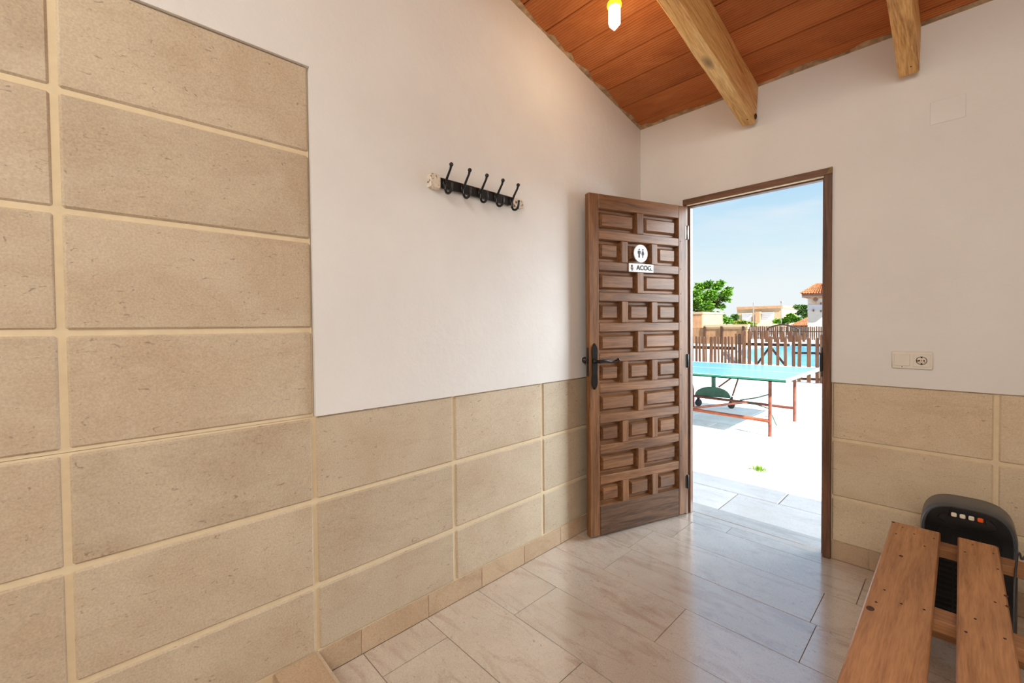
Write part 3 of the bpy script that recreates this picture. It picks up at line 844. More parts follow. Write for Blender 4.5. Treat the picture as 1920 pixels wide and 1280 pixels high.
nl = None
R5 = lambda a, b: (1560 + a / 3.556, 920 + b / 3.556)
for a, b in [(470, 242), (427, 286), (548, 288), (680, 318), (617, 369), (350, 660), (294, 741), (462, 752), (615, 792), (937, 358), (886, 407), (1076, 418), (1105, 522), (955, 853), (893, 940), (1153, 985), (1088, 742), (1098, 373)]:
    p = floorpt(*R5(a, b), BZ)
    if nl is None:
        m = MB(); m.ball((0, 0, 0), 0.0034, 8, 4, (1, 1.25, 0.25)); nl = m.mesh('nail_head', M['nail'])
    link('nail_head', nl, bn, (p.x - BX, p.y - BY, BZ + 0.0003))
kn = None
for a, b, s in [(255, 783, 1.6), (460, 434, 1.0), (408, 208, 1.0), (1170, 770, .8), (1160, 700, .9)]:
    p = floorpt(*R5(a, b), BZ)
    if kn is None:
        m = MB(); m.ball((0, 0, 0), 0.006, 12, 4, (1, 1.5, 0.06)); kn = m.mesh('knot', M['knot'])
    o = link('knot', kn, bn, (p.x - BX, p.y - BY, BZ + 0.0002)); o.scale = (s, s, 1)

# ------------------------------------------------------------------ fan heater behind the bench
ht = thing('fan_heater', 'black and grey upright fan heater with four buttons behind the bench', 'heater', (1.612, -0.24, 0))
def arch(w, h, n=26, top=0.135, crown=None):
    P = [(-w, 0.03), (-w + .02, 0.0), (w - .02, 0.0), (w, 0.03)]
    for k in range(n + 1):
        a = pi * k / n; c, sn = cos(a), sin(a)
        P.append((w * math.copysign(abs(c) ** 0.62, c), h - top + top * abs(sn) ** 0.72))
    return P
HW, HH = 0.136, 0.520
rotH = Matrix(((1, 0, 0, 0), (0, 0, -1, 0), (0, 1, 0, 0), (0, 0, 0, 1)))
m = MB()
layers = [(0.10, .90), (0.085, .965), (0.06, 1.0), (-0.060, 1.0), (-0.084, .985), (-0.090, .965)]
P0 = arch(HW, HH); V = []; F = []; n = len(P0)
for d, k in layers: V += [Vector((x * k, d, 0.24 + (z - 0.24) * k)) for x, z in P0]
for i in range(len(layers) - 1):
    for j in range(n): F.append((i * n + j, i * n + (j + 1) % n, (i + 1) * n + (j + 1) % n, (i + 1) * n + j))
F.append(list(range(n))); F.append([(len(layers) - 1) * n + j for j in range(n)])
m.add(V, F); m.build('housing', M['heater_grey'], ht, smooth=40)
m = MB(); m.prism([(x * .90, 0.008 + z * .972) for x, z in arch(HW, HH)], 0.086, 0.097, rotH, 0.006)
fp = m.build('front_panel', M['heater_black'], ht, smooth=40)
m = MB()
P = [(-.062, .490), (.062, .490), (.078, .474)] + [(.088 * cos(a), .470 + .032 * sin(a)) for a in [-pi * k / 10 for k in range(1, 10)]] + [(-.078, .474)]
m.prism(P, 0.097, 0.104, rotH, 0.004); m.build('control_lip', M['heater_black'], fp, smooth=40)
m = MB(); m.prism([(-.054, .472), (.054, .472), (.048, .500), (-.048, .500)], 0.097, 0.1065, rotH, 0.003)
cp = m.build('control_panel', M['heater_dark'], fp)
for k in range(4):
    x = -0.036 + 0.024 * k
    m = MB(); m.box((x - .0080, -0.1115, .477), (x + .0080, -0.105, .494), 0.003)
    o = m.build('button', M['button_orange'] if k == 3 else M['button_white'], cp); 
    if k == 3: tag(o, 'orange button')
m = MB(); m.prism([(-.092, .05), (.092, .05), (.092, .395), (.080, .425), (-.080, .425), (-.092, .395)], 0.097, 0.1005, rotH, 0.002); gr = m.build('grille', M['heater_dark'], fp)
m = MB()
for k in range(14): m.box((-.088, -.1032, .07 + .022 * k), (.088, -.1, .078 + .022 * k), .001)
m.box((.034, -.1045, .06), (.040, -.1, .40)); m.box((-.040, -.1045, .06), (-.034, -.1, .40))
tag(m.build('grille_bars', M['heater_black'], gr), kind='stuff')
m = MB(); m.box((-.12, -.075, 0.0), (.12, .085, .012), .004); m.build('foot', M['heater_dark'], ht)
# loose cord at the right end of the bench
cdm = MB()
zb = BZ - .03
pts = [(1.722, -.60, .20), (1.724, -.56, .32), (1.727, -.533, .383), (1.730, -.530, .435), (1.733, -.528, .457), (1.737, -.527, .455), (1.741, -.524, .436), (1.748, -.51, .441), (1.758, -.48, .452), (1.768, -.455, .440), (1.774, -.43, .400), (1.778, -.42, .30), (1.79, -.43, .10), (1.82, -.50, .006), (1.90, -.60, .006)]
sm = []
for i in range(len(pts) - 1):
    a, b = Vector(pts[i]), Vector(pts[i + 1]); p0 = Vector(pts[max(0, i - 1)]); p3 = Vector(pts[min(len(pts) - 1, i + 2)])
    for k in range(4):
        t = k / 4; sm.append(0.5 * ((2 * a) + (b - p0) * t + (2 * p0 - 5 * a + 4 * b - p3) * t * t + (3 * a - p0 - 3 * b + p3) * t ** 3))
cdm.tube(sm, 0.0032, 7)
tag(cdm.build('cable', M['cord'], smooth=60), 'thin grey cable looped over the batten at the right end of the bench', 'cable')

# ------------------------------------------------------------------ outside: patio
GZ = -0.16
pa = struct(MB().build('patio', M['paving_gap']), 'sunlit pale paved terrace outside the door', 'terrace')
mm = MB(); mm.box((-14, 0.22, GZ - .3), (8, 13.0, GZ - 0.012)); mm.box((-60, 13.0, GZ - .3), (40, 150, GZ - 0.05)); pa.data = mm.mesh('patio', M['paving_gap'])
ry = [0.222, 0.34, 1.03, 1.62, 2.3, 2.95, 3.6, 4.3, 5.0, 5.7, 6.4, 7.1, 7.8, 8.5, 9.2, 9.9]
off = [0.31, 0.31, 0.605, 0.2, 0.7, 0.1, 0.55, 0.3, 0.8, 0.0, 0.5, 0.25, 0.66, 0.1, .4]
for i in range(len(ry) - 1):
    x = off[i] + 0.92 * 2
    lo = -0.55 * ry[i] - 1.6
    while x > lo:
        if x < 2.2 and not (i > 3 and x > 1.7):
            o = piece('paving_slab', (x - 0.92 + .004, ry[i] + .004, GZ - .03), (x - .004, ry[i + 1] - .004, GZ), M['paving'], pa, 0.004)
            o.location.z += random.uniform(-.003, .002)
        x -= 0.92
m = MB()
m.box((-14, 0.222, GZ - .03), (-3.6, 9.9, GZ - .002)); m.box((2.25, 0.222, GZ - .03), (8, 9.9, GZ - .002)); m.box((-14, 9.905, GZ - .03), (8, 13, GZ - .002)); m.box((-60, 13.0, GZ - .06), (40, 150, GZ - .04))
o = m.build('paving_field', M['paving'], pa); tag(o, kind='stuff')

# tuft of grass in a joint
tf = MB(); gc = floorpt(1423, 881, GZ)
for k in range(150):
    a = random.uniform(0, 2 * pi); r = abs(random.gauss(0, 0.045)); b = Vector((gc.x + r * cos(a) * 1.25, gc.y + r * sin(a) * .9, GZ - .004))
    t = b + Vector((cos(a) * r * .5 + random.gauss(0, .012), sin(a) * r * .5 + random.gauss(0, .012), random.uniform(.02, .055)))
    s = Vector((-sin(a), cos(a), 0)) * .0035
    tf.add([b - s, b + s, (b + t) / 2 + s * .8 + Vector((0, 0, .006)), t, (b + t) / 2 - s * .8 + Vector((0, 0, .006))], [(0, 1, 2, 3, 4)])
tag(tf.build('grass_tuft', M['grass']), 'small bright green tuft of grass growing in the sunny paving', 'grass', kind='stuff')

# ------------------------------------------------------------------ table tennis table
TZ = 0.60
TX0, TX1, TY0, TY1 = -1.72, 0.178, 2.985, 4.83
tt = thing('tennis_table', 'blue topped table tennis table on rusty tube legs outside on the terrace', 'table', (0, 0, GZ))
h = lambda z: z - GZ
onebox('table_top', (TX0, TY0, h(TZ) - .022), (TX1, TY1, h(TZ)), M['table_top'], tt, 0.002)
m = MB()
e = .004
m.box((TX0 - e, TY0 - e, h(TZ) - .034), (TX1 + e, TY0 + .03, h(TZ) - .0225)); m.box((TX0 - e, TY1 - .03, h(TZ) - .034), (TX1 + e, TY1 + e, h(TZ) - .0225))
m.box((TX0 - e, TY0 + .03, h(TZ) - .034), (TX0 + .03, TY1 - .03, h(TZ) - .0225)); m.box((TX1 - .03, TY0 + .03, h(TZ) - .034), (TX1 + e, TY1 - .03, h(TZ) - .0225))
m.box((TX0 - e, TY0 - e, h(TZ) - .034), (TX1 + e, TY0 - .0005, h(TZ) - .002)); m.build('edge_trim', M['table_edge'], tt)
m = MB(); m.box((TX1 - .02, TY0, h(TZ)), (TX1, TY1, h(TZ) + .0012)); m.box((TX0, TY0, h(TZ)), (TX1 - .02, TY0 + .02, h(TZ) + .0012)); m.box((TX0, TY1 - .02, h(TZ)), (TX1 - .02, TY1, h(TZ) + .0012))
m.box((TX0, (TY0 + TY1) / 2 - .002, h(TZ)), (TX1 - .02, (TY0 + TY1) / 2 + .002, h(TZ) + .0012)); m.build('boundary_line', M['table_line'], tt)
onebox('side_trim', (TX1 + .0005, TY0, h(TZ) - .034), (TX1 + e, TY1, h(TZ) - .002), M['table_mint'], tt)
LXr = -0.063; under = h(TZ) - .034
for y in (3.28, 4.45):
    m = MB(); m.tube([(LXr, y, 0.0), (LXr, y, under)], .021, 12); m.build('leg', M['rust'], tt, smooth=50)
for y, dx in ((3.28, 0.0), (4.45, -0.46)):
    m = MB(); P = [(-1.12 + dx, y + .1, .19), (-1.13 + dx, y + .1, .26), (-1.13 + dx, y + .08, .36), (-1.16 + dx, y + .05, .46), (-1.17 + dx, y + .02, .56), (-1.17 + dx, y, under)]
    if dx < 0: P = [(-1.58, y + .1, .19), (-1.58, y + .1, .3), (-1.60, y + .08, .42), (-1.65, y + .05, .54), (-1.68, y, under)]
    m.tube(P, .019, 10); m.tube([(-1.115 + dx, y + .1, .0), (-1.115 + dx, y + .1, .19)], .02, 10); m.build('leg', M['rust'], tt, smooth=50)
m = MB(); m.tube([(-1.13, 3.38, .19), (LXr, 3.28, .19)], .022, 10); m.build('lower_rail', M['rust_bright'], tt, smooth=50)
m = MB(); m.tube([(-1.6, 4.56, .19), (LXr, 4.45, .19)], .021, 10); m.build('lower_rail', M['rust'], tt, smooth=50)
m = MB(); m.tube([(-1.13, 3.38, .2), (-.7, 4.47, .2)], .018, 8); m.build('brace', M['rust_bright'], tt, smooth=50)
for P in ([(LXr, 3.28, under - .02), (LXr, 4.45, under - .02)], [(-1.17, 3.3, under - .02), (-1.66, 4.46, under - .02)]):
    m = MB(); m.tube(P, .015, 8); m.build('cross_bar', M['rust'], tt, smooth=50)
for P, rr in (([(-.80, 4.47, .22), (-.42, 4.0, .36), (-.20, 3.75, .46)], .010), ([(-.72, 4.47, .21), (-.35, 4.3, .17), (-.15, 3.9, .02)], .008), ([(-1.5, 3.9, under - .14), (-1.16, 3.34, under - .12)], .012)):
    m = MB(); m.tube(P, rr, 8); m.build('strut', M['green_metal'], tt, smooth=50)
# wheeled centre carriage with green cover
CXY = Vector((-1.33, 4.66))
m = MB(); m.tube([(CXY.x + .05, CXY.y, .24), (CXY.x + .05, CXY.y, under)], .034, 10); m.build('centre_post', M['green_metal'], tt, smooth=50)
m = MB(); P = [(-.26, 0), (.30, 0)] + [(.02 + .28 * cos(a), .17 * sin(a) ** .9) for a in [pi * k / 14 for k in range(1, 14)]]
m.prism(P, -.02, .02, Matrix.Translation((CXY.x + .03, CXY.y - .05, .20)) @ Matrix.Rotation(RAD(9), 4, 'Z') @ rotXZ, .01); cv_ = m.build('carriage_cover', M['green_metal'], tt, smooth=40)
for x, y in ((-1.55, 4.70), (-1.06, 4.84)):
    m = MB(); m.lathe([(.03, -.018), (.062, -.014), (.062, .014), (.03, .018)], 14, Matrix.Translation((x, y, .062)) @ Matrix.Rotation(pi / 2, 4, 'Y') @ Matrix.Rotation(.5, 4, 'X')); m.box((x - .02, y - .02, .1), (x + .02, y + .02, .2)); m.build('castor', M['rubber'], tt, smooth=40)
for P in ([(-1.04, 4.83, .22), (-.94, 4.78, .5), (-.92, 4.75, under)], [(-1.22, 4.72, .36), (-1.04, 4.76, .52), (-.91, 4.78, under)]):
    m = MB(); m.tube(P, .013, 8); m.build('strut', M['rust'], tt, smooth=50)
m = MB(); m.lathe([(.03, -.02), (.06, -.016), (.06, .016), (.03, .02)], 14, Matrix.Translation((-1.165, 3.33, .06)) @ Matrix.Rotation(pi / 2, 4, 'Y')); m.box((-1.19, 3.31, .07), (-1.14, 3.36, .19), .005); m.build('castor', M['pale_green'], tt, smooth=40)

# ------------------------------------------------------------------ near picket fence and its gate
FY = 9.3
def pk(parent, u, wpx, vtop, vbot=None, Y=FY, mat='fencewood', name='picket', round_=False):
    a, b = at(u - wpx / 2, vtop, Y), at(u + wpx / 2, vtop, Y)
    w = b.x - a.x; x = (a.x + b.x) / 2; zt = (a.z + b.z) / 2
    z0 = GZ + .02 if vbot is None else at(u, vbot, Y).z
    m = MB(); r = w * .28
    poly = [(-w / 2, z0 - GZ), (w / 2, z0 - GZ), (w / 2, zt - GZ - r), (w * .3, zt - GZ - r * .2), (0, zt - GZ), (-w * .3, zt - GZ - r * .2), (-w / 2, zt - GZ - r)]
    m.prism(poly, -.011, .011, Matrix.Translation((0, 0, 0)) @ rotXZ)
    o = m.build(name, M[mat], parent); o.location = (x - parent.location.x, Y - parent.location.y + random.uniform(-.004, .004), 0)
    o.rotation_euler = (0, random.uniform(-.012, .012), 0)
    return o
def railv(parent, u0, u1, v0, v1, Y, hpx, name='rail'):
    a, b = at(u0, v0, Y), at(u1, v1, Y); hh = (at(u0, v0 - hpx / 2, Y).z - at(u0, v0 + hpx / 2, Y).z) / 2
    m = MB(); ox, oy = parent.location.x, parent.location.y
    P = [(a.x - ox, a.z - hh - GZ), (b.x - ox, b.z - hh - GZ), (b.x - ox, b.z + hh - GZ), (a.x - ox, a.z + hh - GZ)]
    m.prism(P, -.02, .02, Matrix.Translation((0, Y - oy + .034, 0)) @ rotXZ); return m.build(name, M['fencewoodx'], parent)
p0 = at(1340, 700, FY)
fa = thing('picket_fence', 'brown wooden picket fence left of the garden gate behind the table', 'fence', (p0.x, FY, GZ))
Q1 = lambda x: 1290 + x / 12.8
for x, w in [(-1250 + 96 * k, 50) for k in range(11)] + [(-190, 45), (-110, 50), (-40, 42), (30, 45), (110, 42), (200, 55), (285, 50), (380, 62), (440, 38), (550, 78), (650, 62), (735, 42), (815, 55), (900, 55), (985, 42), (1065, 60)]:
    pk(fa, Q1(x), w / 12.8, 630.5 + random.uniform(-.6, .6))
pk(fa, Q1(1165), 55 / 12.8, 625, name='post')
railv(fa, 1188, 1381, 648, 653, FY, 5); railv(fa, 1188, 1381, 688, 697, FY, 5)
p0 = at(1445, 700, FY)
Q2 = lambda x: 1400 + x / 9.847
ga = thing('garden_gate', 'brown slatted garden gate with crossed braces behind the table', 'gate', (p0.x, FY - .02, GZ))
for x, w, y in [(1250 / 12.8 * 9.847 - 1083.2 + 0, 60, 0)]: pass
pk(ga, Q1(1250), 6.4, 625.4, Y=FY - .02, name='post', mat='fencewoodx')
for u, w, v in [(Q1(1345), 7.2, 619), (Q1(1475), 6.2, 619.3), (Q2(45), 6, 619.6), (Q2(175), 5.6, 619.2), (Q2(298), 5.6, 620), (Q2(430), 8, 630), (Q2(575), 5.6, 633), (Q2(720), 6, 632.5)]:
    if abs(u - Q2(45)) < 1 or abs(u - Q1(1475)) > 0.5: pk(ga, u, w, v, Y=FY - .02)
railv(ga, 1392, 1480, 645, 646.5, FY - .02, 5); railv(ga, 1392, 1480, 706, 711, FY - .02, 5)
railv(ga, 1420, 1443, 681, 650, FY - .02, 6, 'brace'); railv(ga, 1444, 1471, 650, 684, FY - .02, 6, 'brace')
p0 = at(1520, 700, FY)
fb = thing('picket_fence', 'brown wooden picket fence right of the garden gate by the pool', 'fence', (p0.x, FY, GZ))
for x, w, y in [(870, 60, 278), (970, 66, 280), (1150, 76, 330), (1305, 70, 325), (1372, 52, 265), (1500, 70, 320), (1640, 70, 325), (1780, 70, 322)]:
    pk(fb, Q2(x), w / 9.847, 600 + y / 9.847)
railv(fb, 1484, 1590, 646, 648, FY, 4.5); railv(fb, 1484, 1590, 661.5, 663, FY, 4); railv(fb, 1484, 1590, 709, 714, FY, 4.5)

# ------------------------------------------------------------------ pool and the far side
PZ = GZ - .10
pool = thing('swimming_pool', 'long blue swimming pool behind the picket fence', 'pool', (-5, 18, GZ))
def gp(u, v, z): return floorpt(u, v, z)
pp = [gp(1372, 663, PZ), gp(1430, 655, PZ), gp(1500, 648.5, PZ), gp(1600, 648.5, PZ), Vector((2.0, 12.2, PZ)), Vector((-2.9, 12.2, PZ))]
m = MB(); m.prism([(p.x + 5, p.y - 18) for p in pp], 0.04, 0.09, Matrix.Identity(4)); m.build('water', M['water'], pool)
m = MB()
for i in range(len(pp)):
    a, b = pp[i], pp[(i + 1) % len(pp)]; d = (b - a).normalized(); nrm = Vector((-d.y, d.x, 0)) * .35
    q = [a, b, b - nrm, a - nrm]; c = Vector((-2, 20, 0))
    if (a - nrm - c).length < (a - c).length: q = [a, b, b + nrm, a + nrm]
    m.prism([(p.x + 5, p.y - 18) for p in q], .0, .16)
m.build('coping', M['whitewall'], pool)

FF = 42.0
b0 = at(1450, 612, FF)
ff = thing('far_fence', 'thin distant brown fence along the far side of the pool', 'fence', (b0.x, FF, GZ))
m = MB()
def wbox(m, u0, u1, v0, v1, Y, dep, org, bev=0):
    a, b = at(u0, v0, Y), at(u1, v1, Y)
    m.box((a.x - org.x, Y - org.y, b.z - org.z), (b.x - org.x, Y + dep - org.y, a.z - org.z), bev)
u = 1392.0
while u < 1556:
    wbox(m, u, u + 2.1, 611.5 + random.uniform(-.8, .8) + (0 if u < 1512 else 0.5), 646, FF, .1, ff.location); u += 4.1 + random.uniform(-.5, .5)
tag(m.build('thin_pickets', M['fencewood'], ff), kind='stuff')
m = MB(); wbox(m, 1392, 1556, 620.5, 622.5, FF, .06, ff.location + Vector((0, .12, 0))); wbox(m, 1392, 1556, 640, 644, FF, .06, ff.location + Vector((0, .12, 0))); m.build('rail', M['fencewoodx'], ff)
FM = 33.0
fm = thing('plank_screen', 'row of short reddish planks standing beyond the pool', 'fence', (at(1470, 630, FM).x, FM, GZ))
m = MB(); wbox(m, 1432, 1512, 640.5, 644, FM, .5, fm.location); m.build('kerb', M['whitewall'], fm)
for x0, x1, y in [(335, 395, 190), (500, 550, 195), (618, 670, 225), (668, 702, 205), (765, 838, 205), (895, 945, 225), (1025, 1078, 235)]:
    m = MB(); wbox(m, Q2(x0), Q2(x1), 600 + y / 9.847, 641, FM, .08, fm.location); m.build('plank', M['fencewood'], fm)
m = MB(); P = []
for k in range(13):
    t = k / 12; u = 1440 + 58 * t; v = 617.5 - 9.5 * sin(pi * (0.08 + .86 * t)) + 1.5 * t; P.append(at(u, v, 38.0))
a0 = P[0].copy(); pb = P[-1].copy()
arc = thing('arched_bar', 'dark arched metal bar showing above the planks beyond the pool', 'arch', (P[6].x, 38.0, GZ))
P = [Vector((P[0].x, 38.0, GZ))] + P + [Vector((P[-1].x, 38.0, GZ))]
m.tube([p - arc.location for p in P], .07, 8); m.build('bar', M['nail'], arc, smooth=50)

# reed screened wall, left
RY = 30.0
rw_ = thing('reed_wall', 'low reed screened wall with a pale cap behind the fence on the left', 'wall', (at(1350, 620, RY).x, RY, GZ))
m = MB(); wbox(m, 1120, 1400, 615, 646, RY, .25, rw_.location); m.build('reed_screen', M['reed'], rw_)
m = MB(); wbox(m, 1319, 1402, 608.5, 612.5, RY - .1, .5, rw_.location); wbox(m, 1319, 1402, 612.5, 616, RY - .02, .3, rw_.location); m.build('cap', M['cream'], rw_)
for u in (1320.5, 1352.5, 1393):
    m = MB(); wbox(m, u - 2, u + 2, 611.5, 646, RY - .12, .12, rw_.location); m.build('post', M['fencewoodx'], rw_)
PB = 34.0
pbk = thing('peach_building', 'small peach rendered block at the left edge of the doorway view', 'building', (at(1300, 600, PB).x, PB, GZ))
m = MB(); wbox(m, 1235, 1317.5, 588, 646, PB, 4.5, pbk.location, .06); m.build('wall', M['peach'], pbk)
m = MB(); wbox(m, 1234, 1318.5, 586.8, 588.6, PB - .06, 4.6, pbk.location, .03); m.build('cap', M['cream'], pbk)

# flat roofed house far behind
HB = 75.0
hb = thing('flat_roofed_house', 'distant flat roofed cream house with white shutters', 'building', (at(1425, 600, HB).x, HB, GZ))
m = MB(); wbox(m, 1382, 1466.5, 577, 640, HB, 9, hb.location); m.build('wall', M['cream'], hb)
m = MB(); wbox(m, 1381, 1467.5, 575.4, 577.4, HB - .2, 9.4, hb.location); m.build('parapet', M['peach'], hb)
for u0, u1, v0, v1 in ((1391.5, 1408.5, 588.5, 602), (1425, 1450, 587, 604)):
    m = MB(); wbox(m, u0, u1, v0, v1, HB - .12, .1, hb.location); f = m.build('window', M['shutter'], hb)
    m = MB(); wbox(m, u0 - .5, u1 + .5, v0 - 1.4, v0, HB - .5, .45, hb.location)
    for k in range(6): wbox(m, u0 + .5, u1 - .5, v0 + 1 + k * 2.1, v0 + 1.4 + k * 2.1, HB - .14, .02, hb.location)
    m.build('shutter_box', M['shade_grey'], f)
m = MB(); wbox(m, 1416, 1424, 584, 640, HB - 1.0, 1.0, hb.location); m.build('porch_wall', M['peach'], hb)
m = MB()
for u, v0, w in ((1412.4, 567, .7),):
    wbox(m, u - w, u + w, v0, 646, 45.0, .05, Vector((0, 0, 0)))
o = m.build('mast', M['greypole']); tag(o, 'thin grey mast in front of the flat roofed house', 'pole')
lp = thing('lamp_post', 'slender lamp post with a small flat head right of the flat roofed house', 'lamp post', (at(1464.5, 600, 50).x, 50, GZ))
m = MB(); wbox(m, 1464.1, 1464.9, 567, 640, 50, .05, lp.location); m.build('post', M['greypole'], lp)
m = MB(); wbox(m, 1462.6, 1466.8, 564.5, 566.8, 49.9, .3, lp.location); m.build('lamp_head', M['greypole'], lp)


# tiled roofs
def tiled(parent, corners, nx, ny, mat, name='roof_tiles'):
    """barrel tiles on the quad (eave left, eave right, ridge right, ridge left)"""
    a, b, c, d = [Vector(p) for p in corners]; m = MB()
    nrm = (b - a).cross(d - a).normalized()
    if nrm.z < 0: nrm = -nrm
    for i in range(nx):
        for j in range(ny):
            s0, s1 = (i + .08) / nx, (i + .92) / nx; t0, t1 = j / ny, (j + 1.1) / ny
            f = lambda s, t: (a * (1 - s) + b * s) * (1 - t) + (d * (1 - s) + c * s) * t
            r = ((b - a).length / nx) * .42; V = []
            for t, lift in ((t0, .06), (min(t1, 1.0), .0)):
                for k in range(6):
                    s = s0 + (s1 - s0) * k / 5; V.append(f(s, t) + nrm * (r * sin(pi * k / 5) + lift))
            m.add(V, [(k, k + 1, 7 + k, 6 + k) for k in range(5)] + [(0, 1, 2, 3, 4, 5)])
    m.add([a - nrm * .02, b - nrm * .02, c - nrm * .02, d - nrm * .02], [(0, 1, 2, 3)])
    return tag(m.build(name, mat, parent), kind='stuff')


TY = 44.5
tw = thing('tiled_tower', 'white tower with a hipped clay tile roof at the right edge of the doorway', 'building', (at(1540, 600, TY).x, TY, GZ))
m = MB(); wbox(m, 1514.5, 1578, 553, 646, TY, 4.0, tw.location); m.build('wall', M['whitewall'], tw)
m = MB(); wbox(m, 1514.2, 1578.3, 571, 580, TY - .04, 4.1, tw.location); m.build('grey_band', M['shade_grey'], tw)
m = MB(); wbox(m, 1514, 1579, 553.5, 557, TY - .12, 4.3, tw.location); m.build('cornice', M['cream'], tw)
m = MB(); wbox(m, 1503.5, 1589, 551.4, 553.8, TY - .75, 5.5, tw.location); m.build('eave_board', M['roofwood'], tw)
el, er = at(1502, 551, TY - .8), at(1590, 551, TY - .8); rg = at(1535, 532, TY + 1.9); rg2 = at(1552, 532, TY + 1.9)
ol = tw.location
bk_l, bk_r = el + Vector((0, 5.6, 0)), er + Vector((0, 5.6, 0))
tiled(tw, [el - ol, er - ol, rg2 - ol, rg - ol], 16, 7, M['rooftile'])
tiled(tw, [bk_l - ol, el - ol, rg - ol, rg - ol + Vector((0, .2, 0))], 14, 7, M['rooftile'])
tiled(tw, [er - ol, bk_r - ol, rg2 - ol + Vector((0, .2, 0)), rg2 - ol], 14, 7, M['rooftile'])
m = MB(); q = at(1527.5, 563, TY - .1); q -= ol
m.prism([(q.x - .40, q.z + .42), (q.x + .30, q.z + .42), (q.x + .34, q.z + .05), (q.x + .12, q.z - .1), (q.x + .1, q.z - .38), (q.x - .1, q.z - .2), (q.x - .14, q.z + .1)], -q.y, -q.y + .35, rotXZ); m.build('bracket', M['cream'], tw)
m = MB(); m.lathe([(.19, 0), (.19, .05)], 16, Matrix.Translation((q.x + .13, q.y - .36, q.z + .08)) @ Matrix.Rotation(-pi / 2, 4, 'X')); m.build('bracket_boss', M['roofwood'], tw)
for (u, v) in ((1539, 569), (1539, 583), (1525, 582)):
    m = MB(); wbox(m, u - 1.2, u + 1.2, v - 2, v + 2, TY - .15, .12, tw.location); m.build('vent', M['roofwood'], tw)
# low tiled roof between the shrubs and the tower, and a pale one further left
R2 = 50.0
lr = thing('low_tiled_roof', 'low clay tiled roof left of the white tower', 'building', (at(1500, 605, R2).x, R2, GZ))
a, b, c, d = at(1478, 612, R2), at(1560, 612, R2), at(1560, 594, R2 + 4), at(1516, 594.5, R2 + 4)
tiled(lr, [p - lr.location for p in (a, b, c, d)], 22, 8, M['rooftile'])
m = MB(); wbox(m, 1480, 1560, 612, 646, R2 + .4, 4, lr.location); m.build('wall', M['whitewall'], lr)
R3 = 62.0
lr2 = thing('pale_low_roof', 'pale low sloping roof in front of the flat roofed house', 'building', (at(1440, 605, R3).x, R3, GZ))
a, b, c, d = at(1405, 611, R3), at(1474, 611, R3), at(1452, 600, R3 + 4), at(1440, 600, R3 + 4)
m = MB(); o_ = lr2.location; dn = Vector((0, 0, -.25))
m.add([p - o_ for p in (a, b, c, d)] + [p - o_ + dn for p in (a, b, c, d)], [(0, 1, 2, 3), (7, 6, 5, 4), (0, 4, 5, 1), (1, 5, 6, 2), (2, 6, 7, 3), (3, 7, 4, 0)]); m.build('roof', M['cream'], lr2)
m = MB(); wbox(m, 1407, 1472, 611.5, 646, R3 + .3, 4, lr2.location); m.build('wall', M['whitewall'], lr2)


# trees and shrubs
def foliage(parent, blobs, Y, n, size, mat, seed):
    rd = random.Random(seed); m = MB(); o = parent.location
    tot = sum(r * r for _, _, r, _ in blobs)
    for (u, v, rpx, dy) in blobs:
        c = at(u, v, Y + dy); R = (at(u + rpx, v, Y + dy) - at(u, v, Y + dy)).length * .74
        for _ in range(int(n * rpx * rpx / tot)):
            d = Vector((rd.gauss(0, 1), rd.gauss(0, 1), rd.gauss(0, 1))).normalized() * R * (rd.random() ** .45)
            p = c + d - o; a = rd.uniform(0, 2 * pi); t = Vector((cos(a), sin(a), rd.uniform(-.7, .5))).normalized(); s = t.cross(Vector((rd.gauss(0, 1), rd.gauss(0, 1), rd.gauss(0, 1)))).normalized()
            L = size * rd.uniform(.6, 1.4); W = L * .42
            nn = t.cross(s) * L * .12
            m.add([p, p + t * L * .5 + s * W * .5 - nn, p + t * L, p + t * L * .5 - s * W * .5 - nn], [(0, 1, 2), (0, 2, 3)])
    return tag(m.build('foliage', mat, parent), kind='stuff')


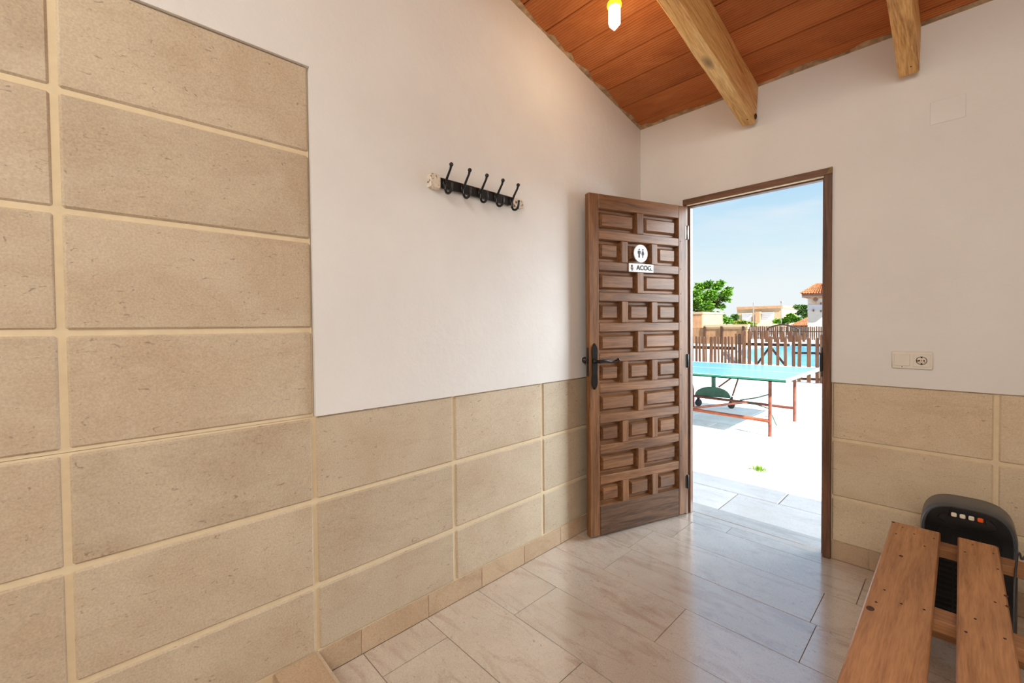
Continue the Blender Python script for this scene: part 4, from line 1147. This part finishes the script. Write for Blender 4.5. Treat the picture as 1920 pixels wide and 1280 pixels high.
def tree(name, label, blobs, Y, n, size, mat, base, seed, branches=True):
    b = at(base[0], base[1], Y); t = thing(name, label, 'tree' if 'tree' in name else 'shrub', (b.x, Y, GZ))
    foliage(t, blobs, Y, n, size, M[mat], seed)
    m = MB(); top = None
    ctr = sum((at(u, v, Y + dy) for u, v, r, dy in blobs), Vector()) / len(blobs) - t.location
    hgt = ctr.z; m.tube([(0, 0, 0), (hgt * .02, 0, hgt * .4), (ctr.x * .5, 0, hgt * .8)], [hgt * .05, hgt * .038, hgt * .028], 8)
    for u, v, r, dy in blobs:
        p = at(u, v, Y + dy) - t.location; m.tube([(ctr.x * .3, 0, hgt * .6), (p + Vector((ctr.x * .5, 0, hgt * .8))) / 2, p], [hgt * .022, hgt * .014, hgt * .006], 6)
    m.build('trunk', M['bark'], t, smooth=50); return t


tree('broadleaf_tree', 'big bright green tree seen through the left side of the doorway',
     [(1313, 537, 11, 0), (1305, 550, 10, -1), (1328, 533, 9, .5), (1344, 537, 10, 0), (1352, 530, 6, .5), (1362, 548, 9, -.5), (1357, 558, 9, .5), (1335, 553, 14, -1), (1318, 560, 13, -1), (1303, 570, 12, 0), (1326, 574, 13, -1.5), (1340, 568, 9, .5), (1352, 574, 6, 0), (1312, 588, 13, .5), (1332, 594, 14, 0), (1350, 592, 10, -1), (1362, 600, 9, -1), (1342, 603, 10, -1), (1366, 541, 5, 0), (1280, 555, 14, 0), (1288, 580, 14, 0), (1364, 561, 4, 0)],
     44.0, 9500, .38, 'leaf', (1322, 620), 3)
tree('round_shrub', 'small dark shrub beside the left corner of the flat roofed house', [(1378, 594, 7, 0), (1375, 602, 6, 0)], 56.0, 900, .34, 'leaf_dark', (1378, 620), 4)
tree('yellow_hedge_shrub', 'yellow green bush in front of the flat roofed house', [(1383, 606, 6, 0), (1394, 605, 6, 0), (1405, 607, 5, 0), (1412, 608, 4, 0)], 46.0, 1600, .3, 'leaf_yel', (1395, 625), 5)
tree('clipped_shrub', 'low green bush left of the low tiled roof', [(1457, 602, 6, 0), (1467, 602, 7, 0), (1477, 599, 8, 0), (1487, 597, 8, 0), (1496, 600, 7, 0), (1482, 591, 5, 0)], 58.0, 3200, .36, 'leaf', (1475, 622), 6)
tree('airy_tree', 'grey green loose tree behind the white tower', [(1494, 575, 6, 0), (1507, 575, 7, .5), (1511, 586, 8, 0), (1502, 582, 5, 0), (1510, 592, 7, 0), (1497, 588, 4, 0), (1522, 580, 8, 0)], 66.0, 1700, .36, 'leaf_dark', (1510, 622), 7)
